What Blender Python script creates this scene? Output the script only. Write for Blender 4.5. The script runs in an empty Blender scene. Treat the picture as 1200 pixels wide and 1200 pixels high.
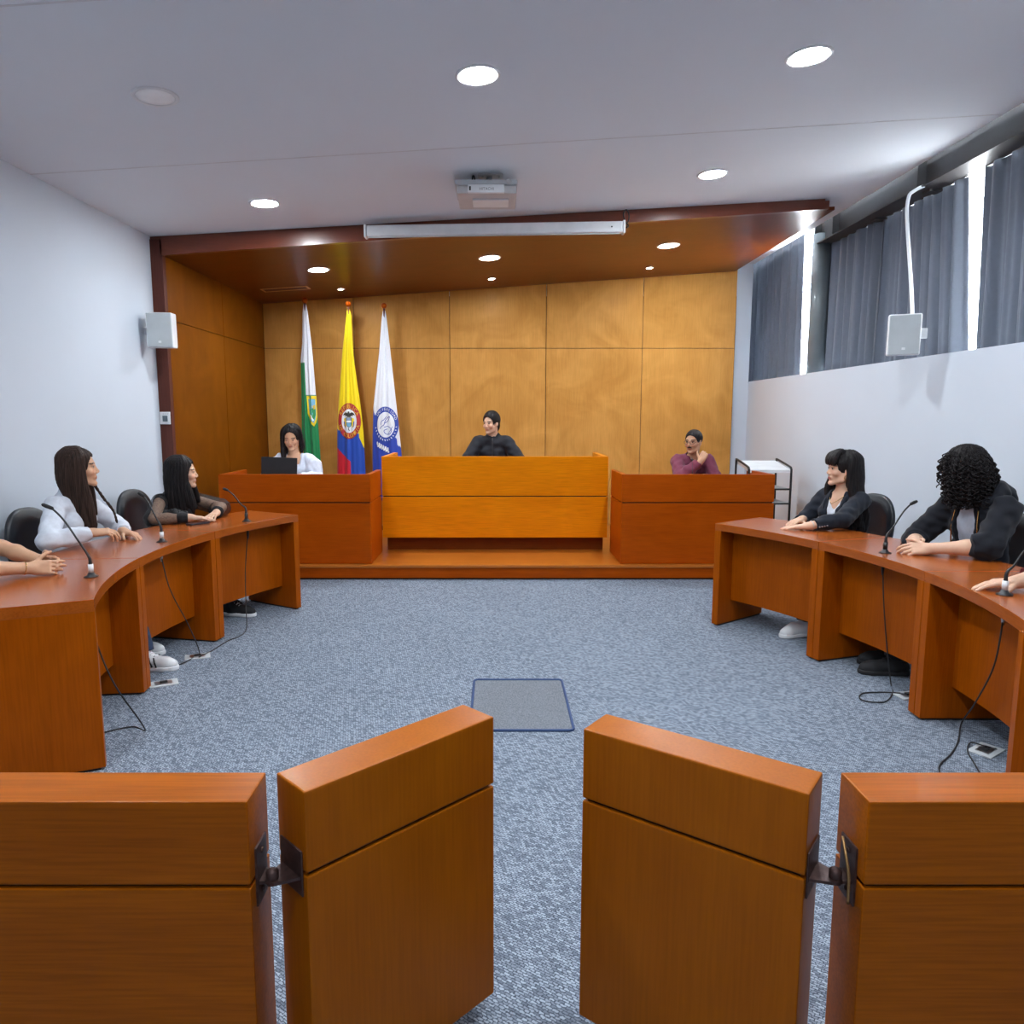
import bpy, bmesh, math, random
import numpy as np
from mathutils import Vector, Matrix
PI = math.pi
rnd = random.Random(7)
scene = bpy.context.scene
COL = scene.collection

# ------------------------------------------------------------------ objects
def thing(name, label, cat, loc=(0, 0, 0), rotz=0, group=None):
    o = bpy.data.objects.new(name, None)
    o.empty_display_size = 0.1
    COL.objects.link(o)
    o.location = loc
    o.rotation_euler = (0, 0, rotz)
    return tag(o, label, cat, group)

def tag(o, label, cat, group=None):
    o['label'] = label
    o['category'] = cat
    if group:
        o['group'] = group
    return o

def obj(name, bm, mat, parent=None, loc=None, smooth=False, kind=None, label=None):
    if isinstance(bm, bpy.types.Mesh):
        me = bm
    else:
        me = bpy.data.meshes.new(name)
        bm.normal_update()
        bm.to_mesh(me)
        bm.free()
    if mat is not None and not me.materials:
        for m in (mat if isinstance(mat, (list, tuple)) else [mat]):
            me.materials.append(m)
    if smooth:
        me.polygons.foreach_set('use_smooth', [True] * len(me.polygons))
    o = bpy.data.objects.new(name, me)
    COL.objects.link(o)
    if parent:
        o.parent = parent
    if loc is not None:
        o.location = loc
    if kind:
        o['kind'] = kind
    if label:
        o['label'] = label
    return o

def struct(name, bm, mat, **k):
    return obj(name, bm, mat, kind='structure', **k)

def copy_thing(o, parent=None):
    c = o.copy()
    COL.objects.link(c)
    if parent:
        c.parent = parent
    for ch in o.children:
        copy_thing(ch, c)
    return c

# ------------------------------------------------------------------ geometry
def BM():
    return bmesh.new()

def _merge(bm, tmp, mat_index=0):
    vs = [bm.verts.new(v.co) for v in tmp.verts]
    tmp.verts.index_update()
    out = []
    for f in tmp.faces:
        try:
            nf = bm.faces.new([vs[v.index] for v in f.verts])
            nf.smooth = f.smooth
            nf.material_index = mat_index
            out.append(nf)
        except ValueError:
            pass
    tmp.free()
    return vs

def box(bm, x0, x1, y0, y1, z0, z1, bev=0.0, M=None, mi=0):
    t = bmesh.new()
    bmesh.ops.create_cube(t, size=1)
    for v in t.verts:
        v.co = Vector(((x0 + x1) / 2 + v.co.x * (x1 - x0), (y0 + y1) / 2 + v.co.y * (y1 - y0), (z0 + z1) / 2 + v.co.z * (z1 - z0)))
    if bev:
        bmesh.ops.bevel(t, geom=t.edges[:], offset=bev, segments=2, profile=0.6, affect='EDGES')
    if M is not None:
        t.transform(M)
    return _merge(bm, t, mi)

def prism(bm, pts, z0, z1, bev=0.0, M=None, mi=0):
    """closed polygon pts (x,y) extruded from z0 to z1"""
    t = bmesh.new()
    lo = [t.verts.new((p[0], p[1], z0)) for p in pts]
    hi = [t.verts.new((p[0], p[1], z1)) for p in pts]
    n = len(pts)
    t.faces.new(hi)
    t.faces.new(lo[::-1])
    for i in range(n):
        t.faces.new([lo[i], lo[(i + 1) % n], hi[(i + 1) % n], hi[i]])
    bmesh.ops.recalc_face_normals(t, faces=t.faces[:])
    if bev:
        es = [e for e in t.edges if e.calc_face_angle(0) > 0.5]
        bmesh.ops.bevel(t, geom=es, offset=bev, segments=2, profile=0.6, affect='EDGES')
    if M is not None:
        t.transform(M)
    return _merge(bm, t, mi)

def tube(bm, pts, r, n=10, mi=0, closed=False):
    """round tube through pts; r is a number or a list"""
    pts = [Vector(p) for p in pts]
    m = len(pts)
    rs = r if isinstance(r, (list, tuple)) else [r] * m
    rings = []
    up = None
    for i, p in enumerate(pts):
        if closed:
            t = (pts[(i + 1) % m] - pts[i - 1]).normalized()
        else:
            t = (pts[min(i + 1, m - 1)] - pts[max(i - 1, 0)]).normalized()
        if up is None:
            up = Vector((0, 0, 1)) if abs(t.z) < 0.9 else Vector((1, 0, 0))
        s = t.cross(up)
        if s.length < 1e-6:
            s = t.orthogonal()
        s.normalize()
        up = s.cross(t).normalized()
        rings.append([bm.verts.new(p + (s * math.cos(a) + up * math.sin(a)) * rs[i]) for a in [2 * PI * k / n for k in range(n)]])
    for i in range(m if closed else m - 1):
        a, b = rings[i], rings[(i + 1) % m]
        for k in range(n):
            f = bm.faces.new([a[k], a[(k + 1) % n], b[(k + 1) % n], b[k]])
            f.smooth = True
            f.material_index = mi
    if not closed:
        bm.faces.new(rings[0][::-1]).material_index = mi
        bm.faces.new(rings[-1]).material_index = mi

def smooth_path(pts, sub=6):
    """Catmull-Rom through pts"""
    P = [Vector(p) for p in pts]
    out = []
    for i in range(len(P) - 1):
        p0 = P[max(i - 1, 0)]; p1 = P[i]; p2 = P[i + 1]; p3 = P[min(i + 2, len(P) - 1)]
        for k in range(sub):
            t = k / sub
            out.append(0.5 * ((2 * p1) + (p2 - p0) * t + (2 * p0 - 5 * p1 + 4 * p2 - p3) * t * t + (3 * p1 - p0 - 3 * p2 + p3) * t ** 3))
    out.append(P[-1])
    return out

def lathe(bm, prof, n=32, M=None, mi=0):
    """revolve profile [(r,z)...] about z"""
    t = bmesh.new()
    rings = []
    for r, z in prof:
        if r < 1e-6:
            rings.append([t.verts.new((0, 0, z))])
        else:
            rings.append([t.verts.new((r * math.cos(2 * PI * k / n), r * math.sin(2 * PI * k / n), z)) for k in range(n)])
    for a, b in zip(rings, rings[1:]):
        for k in range(n):
            if len(a) == 1 and len(b) == 1:
                continue
            if len(a) == 1:
                f = t.faces.new([a[0], b[k], b[(k + 1) % n]])
            elif len(b) == 1:
                f = t.faces.new([a[k], a[(k + 1) % n], b[0]])
            else:
                f = t.faces.new([a[k], a[(k + 1) % n], b[(k + 1) % n], b[k]])
            f.smooth = True
    bmesh.ops.recalc_face_normals(t, faces=t.faces[:])
    if M is not None:
        t.transform(M)
    return _merge(bm, t, mi)

def blob(bm, c, r, nu=24, nv=14, e=1.0, M=None, mi=0):
    """superellipsoid"""
    t = bmesh.new()
    def sp(v, p):
        return math.copysign(abs(v) ** p, v)
    rings = []
    for j in range(nv + 1):
        ph = -PI / 2 + PI * j / nv
        if j in (0, nv):
            rings.append([t.verts.new((0, 0, r[2] * math.copysign(1, ph)))])
        else:
            cp = sp(math.cos(ph), e)
            rings.append([t.verts.new((r[0] * cp * sp(math.cos(2 * PI * k / nu), e), r[1] * cp * sp(math.sin(2 * PI * k / nu), e), r[2] * sp(math.sin(ph), e))) for k in range(nu)])
    for a, b in zip(rings, rings[1:]):
        for k in range(nu):
            if len(a) == 1:
                f = t.faces.new([a[0], b[(k + 1) % nu], b[k]])
            elif len(b) == 1:
                f = t.faces.new([a[k], a[(k + 1) % nu], b[0]])
            else:
                f = t.faces.new([a[k], a[(k + 1) % nu], b[(k + 1) % nu], b[k]])
            f.smooth = True
    bmesh.ops.recalc_face_normals(t, faces=t.faces[:])
    t.transform(Matrix.Translation(c) if M is None else M @ Matrix.Translation(c))
    return _merge(bm, t, mi)

def text_bm(s, size, depth=0.0, align='CENTER'):
    cu = bpy.data.curves.new('lettering', 'FONT')
    cu.body = s
    cu.size = size
    cu.extrude = depth
    cu.align_x = align
    cu.align_y = 'CENTER'
    cu.resolution_u = 3
    o = bpy.data.objects.new('lettering', cu)
    COL.objects.link(o)
    dg = bpy.context.evaluated_depsgraph_get()
    me = bpy.data.meshes.new_from_object(o.evaluated_get(dg))
    bm = bmesh.new()
    bm.from_mesh(me)
    bpy.data.objects.remove(o)
    bpy.data.curves.remove(cu)
    bpy.data.meshes.remove(me)
    return bm

# ------------------------------------------------------------------ materials
def new_mat(name):
    m = bpy.data.materials.new(name)
    m.use_nodes = True
    nt = m.node_tree
    b = nt.nodes['Principled BSDF']
    return m, nt, b

def link(nt, a, b):
    nt.links.new(a, b)

def lin(r, g, b):
    f = lambda c: c / 12.92 if c <= 0.04045 else ((c + 0.055) / 1.055) ** 2.4
    return (f(r / 255), f(g / 255), f(b / 255), 1)

def mat(name, col, rough=0.5, metal=0.0, spec=0.5, noise=0.06, scale=8, emit=None, bump=0.0, bscale=120, coat=0.0, alpha=None, sheen=0.0):
    m, nt, b = new_mat(name)
    b.inputs['Roughness'].default_value = rough
    b.inputs['Metallic'].default_value = metal
    b.inputs['Specular IOR Level'].default_value = spec
    b.inputs['Coat Weight'].default_value = coat
    b.inputs['Sheen Weight'].default_value = sheen
    tc = nt.nodes.new('ShaderNodeTexCoord')
    nz = nt.nodes.new('ShaderNodeTexNoise')
    nz.inputs['Scale'].default_value = scale
    nz.inputs['Detail'].default_value = 4
    link(nt, tc.outputs['Object'], nz.inputs['Vector'])
    rp = nt.nodes.new('ShaderNodeValToRGB')
    rp.color_ramp.elements[0].position = 0.3
    rp.color_ramp.elements[1].position = 0.7
    rp.color_ramp.elements[0].color = tuple(c * (1 - noise) for c in col[:3]) + (1,)
    rp.color_ramp.elements[1].color = tuple(min(1, c * (1 + noise)) for c in col[:3]) + (1,)
    link(nt, nz.outputs['Fac'], rp.inputs['Fac'])
    link(nt, rp.outputs['Color'], b.inputs['Base Color'])
    if bump:
        n2 = nt.nodes.new('ShaderNodeTexNoise')
        n2.inputs['Scale'].default_value = bscale
        link(nt, tc.outputs['Object'], n2.inputs['Vector'])
        bp = nt.nodes.new('ShaderNodeBump')
        bp.inputs['Strength'].default_value = bump
        bp.inputs['Distance'].default_value = 0.002
        link(nt, n2.outputs['Fac'], bp.inputs['Height'])
        link(nt, bp.outputs['Normal'], b.inputs['Normal'])
    if emit:
        b.inputs['Emission Color'].default_value = emit[0]
        b.inputs['Emission Strength'].default_value = emit[1]
    if alpha is not None:
        b.inputs['Alpha'].default_value = alpha
    return m

def wood(name, c0, c1, axis='z', rough=0.34, coat=0.02, fine=1.0, figure=0.5, darkpores=0.16, spec=0.08):
    """varnished veneer: long grain along axis, broad figure, fine pores"""
    m, nt, b = new_mat(name)
    tc = nt.nodes.new('ShaderNodeTexCoord')
    mp = nt.nodes.new('ShaderNodeMapping')
    s = [9.0, 9.0, 9.0]
    s['xyz'.index(axis)] = 0.7
    mp.inputs['Scale'].default_value = s
    link(nt, tc.outputs['Object'], mp.inputs['Vector'])
    n1 = nt.nodes.new('ShaderNodeTexNoise')
    n1.inputs['Scale'].default_value = 1.0
    n1.inputs['Detail'].default_value = 5
    n1.inputs['Roughness'].default_value = 0.6
    n1.inputs['Distortion'].default_value = 0.8
    link(nt, mp.outputs['Vector'], n1.inputs['Vector'])
    # fine pores
    mp2 = nt.nodes.new('ShaderNodeMapping')
    s2 = [140.0 * fine] * 3
    s2['xyz'.index(axis)] = 5.0
    mp2.inputs['Scale'].default_value = s2
    link(nt, tc.outputs['Object'], mp2.inputs['Vector'])
    n2 = nt.nodes.new('ShaderNodeTexNoise')
    n2.inputs['Scale'].default_value = 1.0
    n2.inputs['Detail'].default_value = 3
    link(nt, mp2.outputs['Vector'], n2.inputs['Vector'])
    # large soft variation
    n3 = nt.nodes.new('ShaderNodeTexNoise')
    n3.inputs['Scale'].default_value = 2.2
    n3.inputs['Detail'].default_value = 3
    n3.inputs['Distortion'].default_value = 1.2
    link(nt, tc.outputs['Object'], n3.inputs['Vector'])
    mx = nt.nodes.new('ShaderNodeMix')
    mx.data_type = 'FLOAT'
    mx.inputs['Factor'].default_value = figure
    link(nt, n1.outputs['Fac'], mx.inputs[2])
    link(nt, n3.outputs['Fac'], mx.inputs[3])
    rp = nt.nodes.new('ShaderNodeValToRGB')
    e = rp.color_ramp.elements
    e[0].position = 0.32
    e[1].position = 0.68
    e[0].color = tuple(c0[:3]) + (1,)
    e[1].color = tuple(c1[:3]) + (1,)
    link(nt, mx.outputs[0], rp.inputs['Fac'])
    r2 = nt.nodes.new('ShaderNodeValToRGB')
    r2.color_ramp.elements[0].position = 0.35
    r2.color_ramp.elements[1].position = 0.6
    v = 1 - darkpores
    r2.color_ramp.elements[0].color = (v, v, v, 1)
    r2.color_ramp.elements[1].color = (1, 1, 1, 1)
    link(nt, n2.outputs['Fac'], r2.inputs['Fac'])
    mul = nt.nodes.new('ShaderNodeMix')
    mul.data_type = 'RGBA'
    mul.blend_type = 'MULTIPLY'
    mul.inputs['Factor'].default_value = 1
    link(nt, rp.outputs['Color'], mul.inputs[6])
    link(nt, r2.outputs['Color'], mul.inputs[7])
    link(nt, mul.outputs[2], b.inputs['Base Color'])
    b.inputs['Roughness'].default_value = rough
    b.inputs['Coat Weight'].default_value = coat
    b.inputs['Coat Roughness'].default_value = 0.18
    b.inputs['Specular IOR Level'].default_value = spec
    bp = nt.nodes.new('ShaderNodeBump')
    bp.inputs['Strength'].default_value = 0.06
    bp.inputs['Distance'].default_value = 0.001
    link(nt, n2.outputs['Fac'], bp.inputs['Height'])
    link(nt, bp.outputs['Normal'], b.inputs['Normal'])
    return m

def carpet_mat():
    m, nt, b = new_mat('carpet_weave')
    tc = nt.nodes.new('ShaderNodeTexCoord')
    mp = nt.nodes.new('ShaderNodeMapping')
    mp.inputs['Rotation'].default_value = (0, 0, math.radians(34))
    link(nt, tc.outputs['Object'], mp.inputs['Vector'])
    br = nt.nodes.new('ShaderNodeTexBrick')
    br.offset = 0.5
    br.inputs['Scale'].default_value = 1.0
    br.inputs['Brick Width'].default_value = 0.017
    br.inputs['Row Height'].default_value = 0.0085
    br.inputs['Mortar Size'].default_value = 0.0016
    br.inputs['Mortar Smooth'].default_value = 0.6
    br.inputs['Bias'].default_value = 0.15
    br.inputs['Color1'].default_value = CARPET[0]
    br.inputs['Color2'].default_value = CARPET[1]
    br.inputs['Mortar'].default_value = CARPET[2]
    nd = nt.nodes.new('ShaderNodeTexNoise')
    nd.inputs['Scale'].default_value = 110
    link(nt, mp.outputs['Vector'], nd.inputs['Vector'])
    va = nt.nodes.new('ShaderNodeVectorMath')
    va.operation = 'MULTIPLY_ADD'
    va.inputs[1].default_value = (0.011, 0.011, 0)
    link(nt, nd.outputs['Color'], va.inputs[0])
    link(nt, mp.outputs['Vector'], va.inputs[2])
    link(nt, va.outputs[0], br.inputs['Vector'])
    nz = nt.nodes.new('ShaderNodeTexNoise')
    nz.inputs['Scale'].default_value = 1.2
    nz.inputs['Detail'].default_value = 6
    link(nt, tc.outputs['Object'], nz.inputs['Vector'])
    rp = nt.nodes.new('ShaderNodeValToRGB')
    rp.color_ramp.elements[0].color = (0.86, 0.86, 0.86, 1)
    rp.color_ramp.elements[1].color = (1.08, 1.08, 1.08, 1)
    link(nt, nz.outputs['Fac'], rp.inputs['Fac'])
    mul = nt.nodes.new('ShaderNodeMix')
    mul.data_type = 'RGBA'
    mul.blend_type = 'MULTIPLY'
    mul.inputs['Factor'].default_value = 1
    link(nt, br.outputs['Color'], mul.inputs[6])
    link(nt, rp.outputs['Color'], mul.inputs[7])
    link(nt, mul.outputs[2], b.inputs['Base Color'])
    b.inputs['Roughness'].default_value = 0.92
    b.inputs['Specular IOR Level'].default_value = 0.2
    bp = nt.nodes.new('ShaderNodeBump')
    bp.inputs['Strength'].default_value = 0.5
    bp.inputs['Distance'].default_value = 0.004
    link(nt, br.outputs['Fac'], bp.inputs['Height'])
    bp.invert = True
    link(nt, bp.outputs['Normal'], b.inputs['Normal'])
    return m

def col_attr_mat(name, rough=0.5, spec=0.4, sss=0.0, sheen=0.0, bump=0.0, bscale=300):
    """base colour from the mesh colour attribute 'Col' (dyed cloth, skin features)"""
    m, nt, b = new_mat(name)
    a = nt.nodes.new('ShaderNodeAttribute')
    a.attribute_name = 'Col'
    nz = nt.nodes.new('ShaderNodeTexNoise')
    nz.inputs['Scale'].default_value = 60
    tc = nt.nodes.new('ShaderNodeTexCoord')
    link(nt, tc.outputs['Object'], nz.inputs['Vector'])
    rp = nt.nodes.new('ShaderNodeValToRGB')
    rp.color_ramp.elements[0].color = (0.94, 0.94, 0.94, 1)
    rp.color_ramp.elements[1].color = (1.05, 1.05, 1.05, 1)
    link(nt, nz.outputs['Fac'], rp.inputs['Fac'])
    mul = nt.nodes.new('ShaderNodeMix')
    mul.data_type = 'RGBA'
    mul.blend_type = 'MULTIPLY'
    mul.inputs['Factor'].default_value = 1
    link(nt, a.outputs['Color'], mul.inputs[6])
    link(nt, rp.outputs['Color'], mul.inputs[7])
    link(nt, mul.outputs[2], b.inputs['Base Color'])
    b.inputs['Roughness'].default_value = rough
    b.inputs['Specular IOR Level'].default_value = spec
    b.inputs['Sheen Weight'].default_value = sheen
    if sss:
        b.inputs['Subsurface Weight'].default_value = sss
        b.inputs['Subsurface Radius'].default_value = (0.01, 0.004, 0.002)
        b.inputs['Subsurface Scale'].default_value = 0.5
    if bump:
        n2 = nt.nodes.new('ShaderNodeTexNoise')
        n2.inputs['Scale'].default_value = bscale
        link(nt, tc.outputs['Object'], n2.inputs['Vector'])
        bp = nt.nodes.new('ShaderNodeBump')
        bp.inputs['Strength'].default_value = bump
        bp.inputs['Distance'].default_value = 0.001
        link(nt, n2.outputs['Fac'], bp.inputs['Height'])
        link(nt, bp.outputs['Normal'], b.inputs['Normal'])
    return m

CARPET = ((0.105, 0.128, 0.17, 1), (0.37, 0.43, 0.515, 1), (0.062, 0.077, 0.106, 1))
M = {}
M['wall'] = mat('white_paint', (0.585, 0.64, 0.715), 0.85, noise=0.015, scale=1.5, bump=0.05, bscale=60)
M['ceil'] = mat('ceiling_paint', (0.71, 0.75, 0.80), 0.9, noise=0.015, scale=1)
M['seam'] = mat('ceiling_seam', (0.62, 0.63, 0.66), 0.9)
M['carpet'] = carpet_mat()
M['wood_desk'] = wood('desk_veneer', (0.31, 0.062, 0.001), (0.40, 0.085, 0.002), 'z')
M['wood_desk_top'] = wood('desk_top_veneer', (0.33, 0.070, 0.006), (0.42, 0.098, 0.010), 'y', rough=0.26, coat=0.35, spec=0.4)
M['wood_bench'] = wood('bench_veneer', (0.72, 0.205, 0.001), (0.84, 0.265, 0.002), 'x')
M['wood_side'] = wood('side_desk_veneer', (0.34, 0.054, 0.001), (0.43, 0.074, 0.002), 'x')
M['wood_gate'] = wood('gate_veneer', (0.33, 0.082, 0.001), (0.40, 0.108, 0.002), 'z', darkpores=0.12, coat=0.06, spec=0.12)
M['wood_barrier'] = wood('barrier_veneer', (0.32, 0.075, 0.001), (0.43, 0.108, 0.002), 'x', darkpores=0.22, figure=0.3, coat=0.06, spec=0.12)
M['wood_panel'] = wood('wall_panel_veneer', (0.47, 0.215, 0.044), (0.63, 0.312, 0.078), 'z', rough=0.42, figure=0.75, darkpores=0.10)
M['wood_niche'] = wood('shade_darkened_panel_veneer', (0.155, 0.042, 0.001), (0.21, 0.062, 0.002), 'z', rough=0.42, figure=0.75, darkpores=0.10)  # panel veneer with the niche wall's shade darkened into its colour
M['wood_frame'] = wood('dark_red_wood', (0.10, 0.030, 0.022), (0.13, 0.040, 0.028), 'z', rough=0.45, coat=0.0, spec=0.15)
M['wood_frame_x'] = wood('dark_red_wood_beam', (0.15, 0.032, 0.014), (0.20, 0.044, 0.018), 'x', rough=0.3, coat=0.35, spec=0.5)
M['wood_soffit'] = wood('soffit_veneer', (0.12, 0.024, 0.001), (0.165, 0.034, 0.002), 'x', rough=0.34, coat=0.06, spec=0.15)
M['wood_deck'] = wood('platform_boards', (0.42, 0.115, 0.010), (0.52, 0.155, 0.016), 'x', rough=0.3, coat=0.2, spec=0.4)
M['wood_dark'] = wood('dark_plinth_wood', (0.16, 0.032, 0.003), (0.22, 0.045, 0.005), 'x')
M['gap'] = mat('dark_joint', (0.02, 0.01, 0.006), 0.9)
M['black'] = mat('black_plastic', (0.012, 0.012, 0.014), 0.45)
M['leather'] = mat('black_leather', (0.010, 0.012, 0.017), 0.36, bump=0.15, bscale=220)
M['rubber'] = mat('black_rubber', (0.012, 0.012, 0.013), 0.7)
M['steel'] = mat('brushed_steel', (0.55, 0.56, 0.58), 0.3, metal=1)
M['white_plastic'] = mat('white_plastic', (0.75, 0.77, 0.79), 0.4)
M['grey_plastic'] = mat('grey_plastic', (0.50, 0.53, 0.55), 0.5)
M['projector'] = mat('projector_shell', (0.52, 0.51, 0.52), 0.45)
M['speaker_grille'] = mat('speaker_grille', (0.48, 0.52, 0.54), 0.55, bump=0.3, bscale=900)
M['lamp_off'] = mat('lamp_diffuser_unlit', (0.92, 0.93, 0.94), 0.5)
M['beam'] = mat('painted_steel_beam', (0.05, 0.047, 0.048), 0.5)
M['column'] = mat('grey_steel_column', (0.20, 0.24, 0.26), 0.22)
M['curtain'] = mat('grey_curtain', (0.165, 0.185, 0.225), 0.85, noise=0.04, scale=30, sheen=0.2)
_nt = M['curtain'].node_tree
_b = _nt.nodes['Principled BSDF']
_tr = _nt.nodes.new('ShaderNodeBsdfTranslucent')
_tr.inputs['Color'].default_value = (0.16, 0.18, 0.22, 1)
_ms = _nt.nodes.new('ShaderNodeMixShader')
_ms.inputs['Fac'].default_value = 0.25
_nt.links.new(_b.outputs[0], _ms.inputs[1])
_nt.links.new(_tr.outputs[0], _ms.inputs[2])
_nt.links.new(_ms.outputs[0], _nt.nodes['Material Output'].inputs['Surface'])
M['rust'] = mat('brown_hinge_metal', (0.09, 0.05, 0.045), 0.45, metal=0.6, noise=0.3, scale=60)
M['brass'] = mat('worn_brass', (0.35, 0.2, 0.08), 0.4, metal=0.7)
M['blue_trim'] = mat('blue_trim', (0.02, 0.055, 0.16), 0.6)
M['mat_mesh'] = mat('grey_weave', (0.15, 0.165, 0.19), 0.9, noise=0.5, scale=180)
M['cord'] = mat('black_cord', (0.015, 0.015, 0.017), 0.5)
# ------------------------------------------------------------------ camera
cam = bpy.data.cameras.new('camera')
co = bpy.data.objects.new('camera', cam)
COL.objects.link(co)
cam.sensor_fit = 'HORIZONTAL'
cam.sensor_width = 36
cam.lens = 36 * 850 / 1200
cam.shift_x = 17 / 1200
cam.clip_start = 0.05
PITCH = math.atan(110 / 850)
co.location = (0, 0, 1.5)
co.rotation_euler = (PI / 2 - PITCH, 0, 0)
scene.camera = co
scene.view_settings.view_transform = 'Standard'
scene.view_settings.look = 'None'
scene.view_settings.gamma = 1
scene.view_settings.exposure = 2.3
scene.view_settings.use_curve_mapping = False

w = bpy.data.worlds.new('daylight')
scene.world = w
w.use_nodes = True
bg = w.node_tree.nodes['Background']
sky = w.node_tree.nodes.new('ShaderNodeTexSky')
sky.sky_type = 'HOSEK_WILKIE'
sky.turbidity = 8
sky.sun_direction = (-0.3, 0.2, 0.9)
mixw = w.node_tree.nodes.new('ShaderNodeMix')
mixw.data_type = 'RGBA'
mixw.inputs['Factor'].default_value = 0.8
w.node_tree.links.new(sky.outputs[0], mixw.inputs[6])
mixw.inputs[7].default_value = (0.93, 0.97, 1.0, 1)
w.node_tree.links.new(mixw.outputs[2], bg.inputs['Color'])
bg.inputs['Strength'].default_value = 9.5

# ------------------------------------------------------------------ room shell
XL, XR, YB, YF = -3.02, 3.17, 9.27, -6.0
SILL = 1.955
def zc(x):                     # raked ceiling
    return 3.063 + 0.054 * (x + 3.025)
def zs(x):                     # soffit of the wooden canopy
    return 2.9055 + 0.0667 * (x + 2.915)

b = BM(); box(b, -3.3, 4.0, YF - 0.2, 10.4, -0.2, 0.0)
struct('floor', b, M['carpet'])
b = BM(); box(b, XL - 0.2, XL, YF, 10.2, 0, 3.3)
struct('wall_left', b, M['wall'])
b = BM(); box(b, XR, 3.75, YF, 10.2, 0, SILL)
struct('wall_right', b, M['wall'])
b = BM(); box(b, XL, XR, YB + 0.03, YB + 0.18, 0, 3.42)
struct('wall_back', b, M['wall'])
b = BM(); box(b, XL - 0.2, 4.0, YF - 0.2, YF, 0, 3.9)
struct('wall_front', b, M['wall'])
# ceiling slab, open along the window recess on the right
b = BM()
def slab(b, xa, xb, ya, yb, za, zb, th):
    t = bmesh.new()
    v = [t.verts.new(p) for p in [(xa, ya, za), (xb, ya, zb), (xb, yb, zb), (xa, yb, za), (xa, ya, za + th), (xb, ya, zb + th), (xb, yb, zb + th), (xa, yb, za + th)]]
    for f in [(3, 2, 1, 0), (4, 5, 6, 7), (0, 1, 5, 4), (1, 2, 6, 5), (2, 3, 7, 6), (3, 0, 4, 7)]:
        t.faces.new([v[i] for i in f])
    _merge(b, t)
slab(b, -3.3, 3.19, YF, YB + 0.1, zc(-3.3), zc(3.19), 0.03)
slab(b, -3.3, 4.0, YF, 10.4, 3.85, 3.86, 0.1)
struct('ceiling', b, M['ceil'])
# fine seams in the ceiling boards
for i, (ya, yb) in enumerate([(4.924, 4.846), (3.12, 3.02)]):
    b = BM()
    t = 0.0015
    v = [b.verts.new(p) for p in [(XL, ya, zc(XL) - t), (3.18, yb, zc(3.18) - t), (3.18, yb + 0.012, zc(3.18) - t), (XL, ya + 0.012, zc(XL) - t), (XL, ya, zc(XL) + t), (3.18, yb, zc(3.18) + t), (3.18, yb + 0.012, zc(3.18) + t), (XL, ya + 0.012, zc(XL) + t)]]
    for f in [(3, 2, 1, 0), (4, 5, 6, 7), (0, 1, 5, 4), (1, 2, 6, 5), (2, 3, 7, 6), (3, 0, 4, 7)]:
        b.faces.new([v[i2] for i2 in f])
    struct('trim_%d' % (i + 1), b, M['seam'])

# outer window wall above the sill: frame, louvre slats, glass
def window(n, ya, yb):
    z0, z1 = SILL, 3.85
    xo = 3.62
    b = BM()
    box(b, xo, xo + 0.06, ya, ya + 0.06, z0, z1)
    box(b, xo, xo + 0.06, yb - 0.06, yb, z0, z1)
    box(b, xo, xo + 0.06, ya + 0.06, yb - 0.06, z0, z0 + 0.05)
    box(b, xo, xo + 0.06, ya + 0.06, yb - 0.06, z1 - 0.05, z1)
    fr = struct('window_%d' % n, b, M['white_plastic'])
    b = BM()
    k = 0
    z = 2.95
    while z < 3.75:
        T = Matrix.Translation((xo + 0.03, (ya + yb) / 2, z)) @ Matrix.Rotation(math.radians(35), 4, 'Y')
        box(b, -0.045, 0.045, -(yb - ya) / 2 + 0.06, (yb - ya) / 2 - 0.06, -0.006, 0.006, M=T)
        z += 0.075
    obj('louvre', b, M['white_plastic'], fr)
    b = BM()
    box(b, xo + 0.026, xo + 0.034, ya + 0.06, yb - 0.06, z0 + 0.05, 2.9)
    obj('pane', b, M['glass'], fr)
mg, nt, pb = new_mat('window_glass')
pb.inputs['Transmission Weight'].default_value = 1
pb.inputs['Roughness'].default_value = 0.0
pb.inputs['IOR'].default_value = 1.05
M['glass'] = mg
for i, (ya, yb) in enumerate([(8.6, 10.2), (6.9, 8.6), (5.2, 6.9), (3.5, 5.2), (1.8, 3.5), (0.1, 1.8)]):
    window(i + 1, ya, yb)
b = BM(); box(b, 3.62, 3.7, YF, 0.1, SILL, 3.85)
box(b, -3.22, 3.75, 10.2, 10.3, 0, 3.85)
struct('wall_outer', b, M['wall'])

# ------------------------------------------------------------------ steel beam + column in the window recess
t = thing('steel_beam', 'dark grey steel beam running above the grey curtains under the ceiling edge', 'beam', (3.32, 3.0, 3.25))
b = BM()
y0, y1 = -6.0, 4.72
box(b, -0.02, 0.0, y0, y1, 0.012, 0.42)
obj('web', b, M['beam'], t)
b = BM(); box(b, -0.085, 0.085, y0, y1, 0, 0.012)
obj('flange', b, M['beam'], t)
for yy in (2.87, 4.30, 4.69):
    b = BM(); box(b, -0.085, -0.02, yy, yy + 0.014, 0.012, 0.42)
    obj('stiffener', b, M['beam'], t)
for yy in (2.9, 3.7):
    b = BM(); box(b, 0.0, 0.10, yy - 0.06, yy + 0.04, -0.02, 0)
    obj('clip', b, M['beam'], t)
b = BM()
lathe(b, [(0, 0), (0.085, 0), (0.085, 1.40), (0, 1.40)], 28)
c = obj('steel_column', b, M['column'], loc=(3.31, 7.68, SILL))
tag(c, 'glossy grey round steel column standing on the sill at the end of the beam', 'column')

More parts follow.
